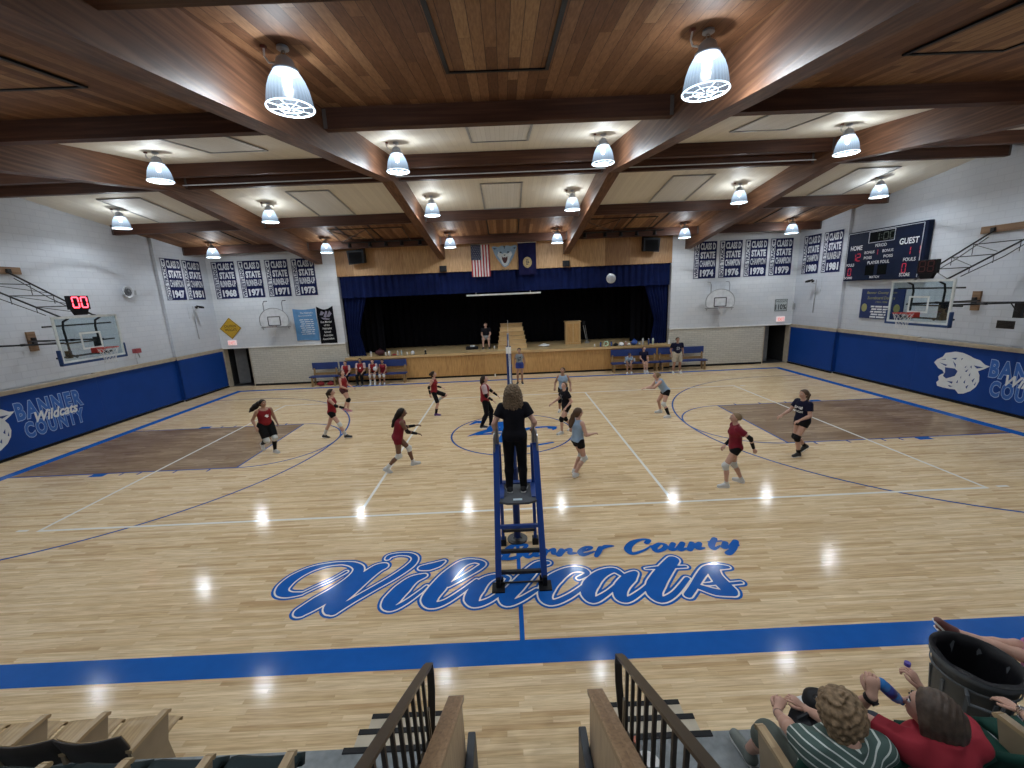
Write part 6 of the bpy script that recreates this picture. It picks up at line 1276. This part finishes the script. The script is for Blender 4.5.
# standing and seated at the sides
person('man in navy T-shirt and khaki shorts standing in front of the right bench', 8.0, 7.62, -92, 1.74, .93, 0, ((0, .17, .08), (0, -.15, .08)), ((.06, .06, -.47), (.06, -.06, -.47)),
       dict(skin=SK_T, bust=0, sh=.19, topc=M_TNAVY, top='tee', hem=-.05, loose=.02, botc=mat('khaki', (.42, .37, .29), .7), bot=.85, bloose=.03, shoec=M_SHOW, hairc=HD, hair='short', print=[('42', 0, .26, .16, .13, mat('dull_print', (.3, .3, .33), .6), 'shirt_number')]), W=1.18)
sit = lambda fx=.42, sp=.12: ((fx, sp, .08), (fx, -sp, .08)); SP = ((.5, 0, 1), (.5, 0, 1)); BG = 'players seated on the left bench'
def sitter(lab, x, H, lean, o, hands=((.28, -.02, -.36), (.28, .02, -.36)), W=1.0, y=8.38, hy=0, hp=0, grp=BG, fx=.42, ph=.60, z0=0, yaw=-90, sp=.12, vox=.0135): return person(lab, x, y, yaw, H, ph, lean, sit(fx, sp), hands, o, z0=z0, W=W, hyaw=hy, hpitch=hp, grp=grp, kpole=SP, vox=vox)
sitter('player with white shoulders and dark leggings, first from the left on the left bench', -8.0, 1.5, .12, dict(skin=SK_L, topc=M_JRED, sleevec=M_PINKW, top='tee', botc=M_SHB, bot=1.5, shoec=M_SHOB, hairc=HBR, hair='short'), hy=-10)
sitter('larger player in red jersey with white sleeves, second from the left on the left bench', -7.28, 1.62, .06, dict(skin=SK_T, topc=M_JRED, sleevec=M_PINKW, top='tee', botc=M_SHB, bot=1.5, shoec=M_SHOB, hairc=HB, hair='short', print=[('#', 0, .28, .1, .1, pw, 'jersey_mark')]), W=1.2)
sitter('player in red jersey holding a white ball, third from the left on the left bench', -6.66, 1.55, .2, dict(skin=SK_L, topc=M_JRED, sleevec=M_PINKW, top='tee', botc=M_SHB, bot=.4, shoec=M_SHOW, sock=((M_SOCKW, .5), (M_SOCKW, .5)), knee=(M_KNW, M_KNW), hairc=HBR, hair='short'))
ball('held_ball', 'white ball held by the third seated player on the left bench', (-6.46, 7.96, .80), .10)
sitter('player in red jersey and bare knees, rightmost on the left bench', -6.20, 1.5, .12, dict(skin=SK_T, topc=M_JDRED, botc=M_JDRED, bot=.4, shoec=M_SOCKW, knee=(M_KNW, M_KNW), hairc=HB, hair='short'))
sitter('child in light blue shirt hunched over on the right bench', 5.86, 1.42, .75, dict(skin=SK_T, topc=M_JBLUE, top='tee', botc=M_SHOW, bot=.8, bloose=.02, shoec=M_SHOW, hairc=HD, hair='short'), hands=((.30, -.12, -.35), (.30, .12, -.35)), hp=-35, grp='players seated on the right bench')
sitter('player in navy T-shirt sitting with one leg over the other on the right bench', 6.65, 1.58, .1, dict(skin=SK_L, topc=M_TNAVY, top='tee', botc=M_TNAVY, bot=.5, shoec=M_SHOW, sock=((M_SOCKW, .8), (M_SOCKW, .8)), hairc=HBR, hair='pony'), grp='players seated on the right bench', fx=.46, sp=.06)
sitter('man in black polo and grey shorts sitting on a chair on the stage', -1.16, 1.72, .02, dict(skin=SK_L, bust=0, sh=.185, topc=M_TBLACK, top='tee', botc=mat('shorts_grey', (.25, .25, .25), .7), bot=.7, bloose=.02, shoec=M_SHOB, hairc=HBR, hair='short'), y=10.5, z0=1.25, ph=.575, W=1.08, grp=None, sp=.16, fx=.44)
# ---------------------------------------------------------------- theatre seats of the stands
M_PLYSEAT = planks('seat_plywood', [(0, (.40, .27, .13)), (1, (.50, .36, .19))], .6, 3, 'y', rough=.28, grain=.6)
M_PLYBACK = mat('seat_back_dark', (.035, .028, .024), .6); M_ARM = planks('arm_wood', [(0, (.40, .28, .15)), (1, (.50, .37, .21))], .08, 2, 'y', rough=.35, grain=.5)
M_SIDE = mat('side_panel_tan', (.30, .23, .15), .55, var=.1); M_UPH = mat('seat_green_black', (.012, .022, .024), .75, spec=.2); M_GREENUP = mat('seat_green', (.010, .045, .034), .8, spec=.15)
SW = .52
def sheet(mb, prof, x0, x1, fn, th, nx=10):
    """curved sheet: prof (y, z) along depth; fn(u) gives (dy, dz) across the width"""
    vs = []; m = len(prof)
    for off in (0, 1):
        for j, (y, z) in enumerate(prof):
            a = prof[min(j+1, m-1)]; b = prof[max(j-1, 0)]; ty, tz = a[0]-b[0], a[1]-b[1]; L = math.hypot(ty, tz); ny, nz = -tz/L, ty/L
            for i in range(nx+1):
                u = i/nx; dy, dz = fn(u, j/(m-1)); vs.append((x0+(x1-x0)*u, y+dy+ny*th*off, z+dz+nz*th*off))
    N = (nx+1)*m; fs = []
    for j in range(m-1):
        for i in range(nx): a = j*(nx+1)+i; fs += [(a, a+1, a+nx+2, a+nx+1), (N+a, N+a+nx+1, N+a+nx+2, N+a+1)]
    for i in range(nx): fs += [(i, N+i, N+i+1, i+1), ((m-1)*(nx+1)+i, (m-1)*(nx+1)+i+1, N+(m-1)*(nx+1)+i+1, N+(m-1)*(nx+1)+i)]
    for j in range(m-1): a = j*(nx+1); b = a+nx; fs += [(a, a+nx+1, N+a+nx+1, N+a), (b, N+b, N+b+nx+1, b+nx+1)]
    mb.add(vs, fs)
def arm(t, xx, uph):
    b = MB(); pts = [(-.13, .655), (-.15, .672), (-.30, .69), (-.50, .70)]
    for (a, b0), (c_, d_) in zip(pts, pts[1:]): b.bar((xx, a, b0), (xx, c_, d_), .052, .028)
    b.tube([(xx-.026, -.135, .66), (xx+.026, -.135, .66)], .016, 10); b.build('armrest', M_ARM, t)
    MB().prism([(-.14, .65), (-.20, .43), (-.16, .02), (-.44, .02), (-.50, .45), (-.50, .69)], lambda u, v, d: (d, u, v), xx-.014, xx+.014).build('side_panel', M_SIDE, t)
def make_seat(uph):
    t = thing('theatre_seat', 'x', 'theatre seat'); c = SW/2
    ms, mb_ = (M_UPH, M_UPH) if uph == 1 else (M_GREENUP, M_GREENUP) if uph >= 2 else (M_PLYSEAT, M_PLYBACK)
    dish = lambda u, v: (0, -.022*math.sin(PI*u))
    b = MB()
    if uph: sheet(b, [(-.03, .40), (-.01, .425), (-.04, .455), (-.12, .465), (-.30, .455), (-.42, .45)] if uph < 3 else [(-.19, .40), (-.17, .425), (-.19, .455), (-.24, .465), (-.30, .455), (-.42, .45)], -c+.03, c-.03, dish, -.05)
    else: sheet(b, [(.03, .40), (.04, .425), (.02, .45), (-.08, .455), (-.28, .435), (-.42, .45)], -c+.02, c-.02, lambda u, v: (-.03*(2*u-1)**2, -.018*math.sin(PI*u)), .012)
    b.build('seat', ms, t, True)
    b = MB(); sheet(b, [(-.45, .47), (-.47, .6), (-.50, .75), (-.53, .88)] if not uph else [(-.44, .47), (-.46, .6), (-.49, .74), (-.52, .86), (-.54, .875)], -c+.0, c-.0, (lambda u, v: (-.045*math.sin(PI*u), 0.0)), -.014 if not uph else -.045)
    o = b.build('backrest', M_PLYBACK if not uph else mb_, t, True)
    if not uph:
        b = MB(); sheet(b, [(-.428, .50), (-.448, .6), (-.478, .75), (-.506, .872)], -c+.01, c-.01, (lambda u, v: (-.045*math.sin(PI*u), 0.0)), -.005); b.build('front_veneer', M_PLYSEAT, o, True)
    MB().box(-.03, .03, -.46, -.40, 0.0, .42).box(-.12, .12, -.47, -.38, 0, .02).build('pedestal', M_BLACKMETAL, t)
    arm(t, c, uph); return t
s_w, s_u, s_g, s_h = make_seat(0), make_seat(1), make_seat(2), make_seat(3)
used = {}
def put_seat(proto, x, y, z, lab, grp, last=False):
    t = proto if id(proto) not in used else dup(proto); used[id(proto)] = 1
    t.location = (x, y, z); t['label'] = lab; t['group'] = grp
    return t
ORD = ['nearest the passage', 'second from the passage', 'third from the passage', 'fourth from the passage', 'fifth from the passage', 'sixth from the passage', 'seventh from the passage', 'eighth from the passage']
for k in range(5): t = put_seat(s_w, -3.37-SW*k, -8.79, 0, 'bare curved plywood seat in the front left row, %s' % ORD[k], 'plywood seats in the front left row')
for k in range(6): put_seat(s_u, -1.77-SW*k, -9.64, .60, 'dark padded seat in the second row left, %s' % ORD[k], 'dark padded seats in the second row left')
for k in range(6): put_seat(s_h if k == 0 else s_g, 1.76+SW*k, -9.62, .60, 'dark green padded seat in the right block, %s%s' % (ORD[k], ('', ', under the woman in stripes', ', empty', '', '', '')[0 if k else 1] if k < 2 else ''), 'green padded seats in the right block')
b = thing('seat_end', 'wooden end panel and armrest closing the right block at the passage', 'seat end', (1.50, -9.62, .60)); arm(b, 0, 0)

# ---------------------------------------------------------------- trash bin
t = thing('trash_bin', 'large round grey rubber trash bin on the court beside the front seats', 'trash bin', (4.00, -8.88, 0))
M_BIN = mat('bin_grey', (.095, .105, .115), .6, var=.1, spec=.25); t.scale = (.87, .87, .87)
MB().lathe([(0, .01), (.25, .0), (.26, .03), (.315, .78), (.335, .785), (.345, .80), (.345, .84), (.335, .855), (.315, .85), (.305, .80), (.25, .04), (0, .03)], n=40).build('body', M_BIN, t, True)
b = MB()
for a in [2*PI*i/10 for i in range(10)]: b.bar((.262*math.cos(a), .262*math.sin(a), .06), (.312*math.cos(a), .312*math.sin(a), .62), .03, .012, (math.cos(a), math.sin(a), 0))
b.lathe([(.316, .68), (.328, .685), (.328, .70), (.318, .705)], n=40); b.build('ribs', M_BIN, t)
for a in (-2.2, .94):
    c_, s_ = math.cos(a), math.sin(a); P_ = lambda u, r_, z: (r_*c_-u*s_, r_*s_+u*c_, z)
    MB().tube([P_(-.12, .315, .70), P_(-.12, .37, .68), P_(-.10, .385, .60), P_(.10, .385, .60), P_(.12, .37, .68), P_(.12, .315, .70)], .016, 8).build('handle', M_BIN, t)
b = MB(); n = 48; vs = []; fs = []
for j, (z, r0) in enumerate(((.862, .352), (.862, .300), (.74, .292), (.5, .262), (.25, .235), (.09, .18), (.07, 0.01))):
    for k in range(n): a = 2*PI*k/n; q = r0+.010*math.sin(a*9+j)*(j > 1)+.006*math.sin(a*17+2*j)*(j > 1); vs.append((q*math.cos(a), q*math.sin(a), z+.008*math.sin(a*7+j)*(j > 0)))
for j in range(6):
    for k in range(n): fs.append((j*n+k, j*n+(k+1) % n, (j+1)*n+(k+1) % n, (j+1)*n+k))
b.add(vs, fs).build('bin_liner', mat('bin_liner_black', (.008, .008, .010), .45, spec=.2), t, True)

# ---------------------------------------------------------------- litter on the first platform by the right rail
t = thing('plastic_lid', 'white oval plate lying on the platform behind the right rail', 'plate', (.88, -9.50, .602))
MB().lathe([(0, 0), (.07, 0), (.085, .012), (.10, .018), (.098, .022), (.08, .014), (0, .006)], n=28).build('plate', M_WHITE, t, True)
t = thing('drink_cup', 'clear plastic cup standing on the steps behind the right rail', 'cup', (.66+.12, -9.12, .402))
MB().lathe([(0, 0), (.032, 0), (.043, .11), (.041, .11), (.03, .004), (0, .004)], n=20).build('cup', mat('cup_clear', (.6, .68, .72), .15), t, True); MB().lathe([(.045, .108), (.046, .118), (.03, .122), (0, .122)], n=20).build('lid', M_PADLINE, t, True)
tag(MB().bbox(.80, .86, -9.385, -9.315, .602, .655, .008).build('snack_wrapper', mat('wrapper_orange', (.45, .10, .04), .4)), 'small orange-red wrapper on the platform near the white plate', 'wrapper')

# ---------------------------------------------------------------- spectators
def stripes():
    t_ = NT('striped_tee'); co = t_.coords(); sp = t_.node('ShaderNodeSeparateXYZ'); t_.link(co, sp.inputs[0])
    h = t_.math('ADD', t_.math('ADD', sp.outputs[2], t_.math('MULTIPLY', sp.outputs[0], .45)), t_.math('MULTIPLY', t_.math('ABSOLUTE', sp.outputs[1]), -.75)); fr = t_.math('FRACT', t_.math('DIVIDE', h, .052)); m_ = t_.math('LESS_THAN', fr, .2)
    t_.link(t_.mixc(m_, (.075, .115, .105), (.55, .60, .57)), t_.b.inputs['Base Color']); t_.b.inputs['Roughness'].default_value = .8; t_.b.inputs['Specular IOR Level'].default_value = .15; return t_.m
wr_ = lambda G: .0035*np.sin(G[..., 2]*38+5*np.sin(G[..., 1]*9)+G[..., 0]*25)
SPT = 'spectators in the right block'
w1, j1 = person('woman with curly light brown hair in green white-striped T-shirt, hands clasped on her knees', 1.74, -10.06, 90, 1.66, .545, -.14, ((.60, .10, .08, 0, 8), (.60, -.20, .08, 0, -8)), ((.55, .05, .60, 1), (.59, -.09, .58, 1)),
       dict(skin=SK_L, topc=stripes(), top='tee', hem=-.04, loose=.022, wrinkle=wr_, botc=mat('capri_olive', (.085, .10, .085), .8), bot=1.1, bloose=.012, headf=.09, headd=.045, shoec=mat('shoe_sage', (.17, .19, .175), .7), hairc=mat('hair_curly_tan', (.215, .145, .085), .6, var=.5, vscale=45, spec=.25), hair='curlshort', grip={0: (.5, -.5, .25), 1: (.45, .5, .25)}, curl=.9),
       z0=.6, vox=.009, W=1.2, kpole=((.5, -.02, 1), (.5, -.1, 1)), epole=((-.3, .9, -.5), (-.3, -.8, -.6)), grp=SPT, hyaw=14, hpitch=-6)
gl = MB(); e0 = j1['hc']+j1['hf']*.10+j1['hu']*.022
for sg in (1, -1):
    c_ = e0+j1['hl']*.033*sg; gl.tube([tuple(c_+j1['hl']*.024*math.cos(a)+j1['hu']*.017*math.sin(a)) for a in [2*PI*k/14 for k in range(14)]], .0022, 5, closed=True)
    gl.tube([tuple(c_+j1['hl']*.024*sg), tuple(j1['hc']+j1['hf']*.0+j1['hl']*.088*sg+j1['hu']*.022)], .0022, 5)
gl.tube([tuple(e0+j1['hl']*.01), tuple(e0-j1['hl']*.01)], .002, 5); gl.build('glasses', M_BLACKMETAL, w1)
def band(par, j_, i, m_, r=.031, wd=.022, back=.02):
    d = j_['wr'][i]-j_['el'][i]; d /= np.linalg.norm(d); c_ = j_['wr'][i]-d*back; u = np.cross(d, v3(0, 0, 1)); u /= np.linalg.norm(u); v = np.cross(d, u)
    mb = MB(); mb.tube([tuple(c_-d*wd/2), tuple(c_+d*wd/2)], r, 16); mb.bar(tuple(c_+v*r-d*.012), tuple(c_+v*r+d*.012), .03, .012, tuple(v)); mb.build('wrist_watch', m_, par)
band(w1, j1, 0, M_CHROME, wd=.008)
w2, j2 = person('woman with long brown hair in red T-shirt lifting a blue bottle to her mouth', 2.26, -10.06, 90, 1.66, .545, -.14, ((.46, .12, .08), (.46, -.12, .08)), ((.07, .31, 1.17, 1), (.20, -.13, 1.05, 1)),
       dict(skin=SK_L, topc=mat('tee_brick_red', (.31, .028, .042), .8, spec=.15), top='tee', hem=-.04, loose=.022, wrinkle=wr_, botc=mat('jeans_dark', (.02, .028, .045), .8), bot=1.5, shoec=M_SHOB, hairc=mat('hair_grey_brown', (.065, .044, .032), .5, var=.35, vscale=30, spec=.35), hair='long', headf=.08, headd=.07, grip={0: (.35, -.25, .9), 1: (.5, .3, .8)}, curl=1.0,
            print=[('G', .20, .44, .05, .05, M_WHITE, 'shirt_print'), ('B', .26, .42, .05, .05, M_WHITE, 'shirt_print')]),
       z0=.6, vox=.009, W=1.15, kpole=SP, epole=((.8, .35, -.8), (.3, -.9, -.6)), grp=SPT, hyaw=38, hpitch=6)
band(w2, j2, 0, M_BLACK, .033, .026, .01)
person('person in pink and blue shorts, legs stretched out beyond the trash bin', 5.00, -8.93, 135, 1.66, .56, -.1, ((.86, .10, .58, -42, 10), (.82, .00, .46, -42, 20)), ((.20, .16, .66, 1), (.2, -.2, .6, 1)),
       dict(skin=SK_L, topc=mat('tee_pink', (.5, .12, .25), .7), top='tee', hem=-.04, loose=.02, botc=mat('shorts_pink_blue', (.45, .16, .30), .7, var=.5, vscale=12), bot=.93, bloose=.024, shoec=mat('sandal_brown', (.13, .045, .04), .6), hairc=HBR, hair='pony', curl=.35), vox=.010, W=1.0, kpole=((.2, -.2, 1), (.2, -.2, 1)), grp=SPT)
put_seat(s_w, 5.0, -8.79, 0, 'bare plywood seat in the front row at right, under the person in pink shorts', 'plywood seats in the front right row')
w4, j4 = person('person at the right picture edge, silver bracelet on the hand on the armrest', 3.38, -9.96, 90, 1.66, .565, -.1, ((.40, -.10, .08), (.40, -.34, .08)), ((.12, .30, .80, 1), (.2, -.25, .62, 1)),
       dict(skin=SK_L, topc=mat('tee_grey_blue', (.12, .15, .2), .8), top='tee', hem=-.04, loose=.02, botc=mat('jeans_dark', (.02, .028, .045), .8), bot=1.5, shoec=M_SHOB, hairc=HBR, hair='bob', curl=.4, grip={0: (1, .12, -.1)}), z0=.6, vox=.010, W=1.05, kpole=((.3, -.6, 1), (.3, -.6, 1)), epole=((-.3, .9, -.4), (-.3, -.9, -.4)), grp=SPT)
for k in range(3): band(w4, j4, 0, M_CHROME, .033, .010, -.012+.018*k)
# things they hold or wear
def world_pt(par, q): return Vector(par.location)+Matrix.Rotation(par.rotation_euler.z, 4, 'Z') @ (Vector([float(c_) for c_ in q])*par.scale[0])
mouth = world_pt(w2, j2['hc']+j2['hf']*.105-j2['hu']*.048)
hd_ = v3(.35, -.25, .9); hd_ /= np.linalg.norm(hd_); palm = world_pt(w2, j2['wr'][0]+hd_*.085+v3(.03, -.03, 0)); dirv = (mouth-palm).normalized()
t = thing('drink_bottle', 'translucent blue drink bottle held up by the woman in red', 'bottle', tuple(mouth-dirv*.128))
M4 = dirv.to_track_quat('Z', 'Y').to_matrix().to_4x4()
def lathe_dir(prof, m_, nm):
    mb = MB().lathe(prof, n=20); mb.v = [tuple(M4 @ Vector(v)) for v in mb.v]; return mb.build(nm, m_, t, True)
lathe_dir([(0, -.07), (.028, -.07), (.031, -.06), (.030, -.0), (.031, .06), (.026, .085), (.012, .105), (.012, .125), (0, .125)], mat('bottle_blue_clear', (.035, .22, .62), .12, spec=.8, alpha=.85), 'body')
lathe_dir([(.0315, -.03), (.0325, -.03), (.0325, .03), (.0315, .03)], mat('label_dark_blue', (.03, .05, .25), .4), 'label')
g1 = v3(.5, .3, .8); g1 /= np.linalg.norm(g1); cp_ = world_pt(w2, j2['wr'][1]+g1*.135)
tag(MB().lathe([(0, 0), (.016, 0), (.016, .022), (0, .022)], tuple(cp_), 14).build('bottle_cap', mat('cap_violet', (.08, .05, .35), .4)), 'small violet bottle cap in the fingers of the woman in red', 'bottle cap')
bag('handbag', 'black handbag on the lap of the woman in stripes', (1.84, -9.72, 1.15), (.13, .11, .06), mat('bag_black', (.010, .011, .016), .7))
t = thing('sun_visor', 'black and white cap lying beyond the lap of the curly-haired woman', 'cap', (2.04, -9.56, 1.165))
MB().lathe([(.10, 0), (.095, .05), (.06, .085), (0, .095)], n=20).build('crown', M_BLACK, t, True); MB().prism([(-.08, -.02), (-.06, -.12), (.0, -.15), (.06, -.12), (.08, -.02)], lambda u, v, d: (v, u, d), .0, .01).build('brim', M_WHITE, t)
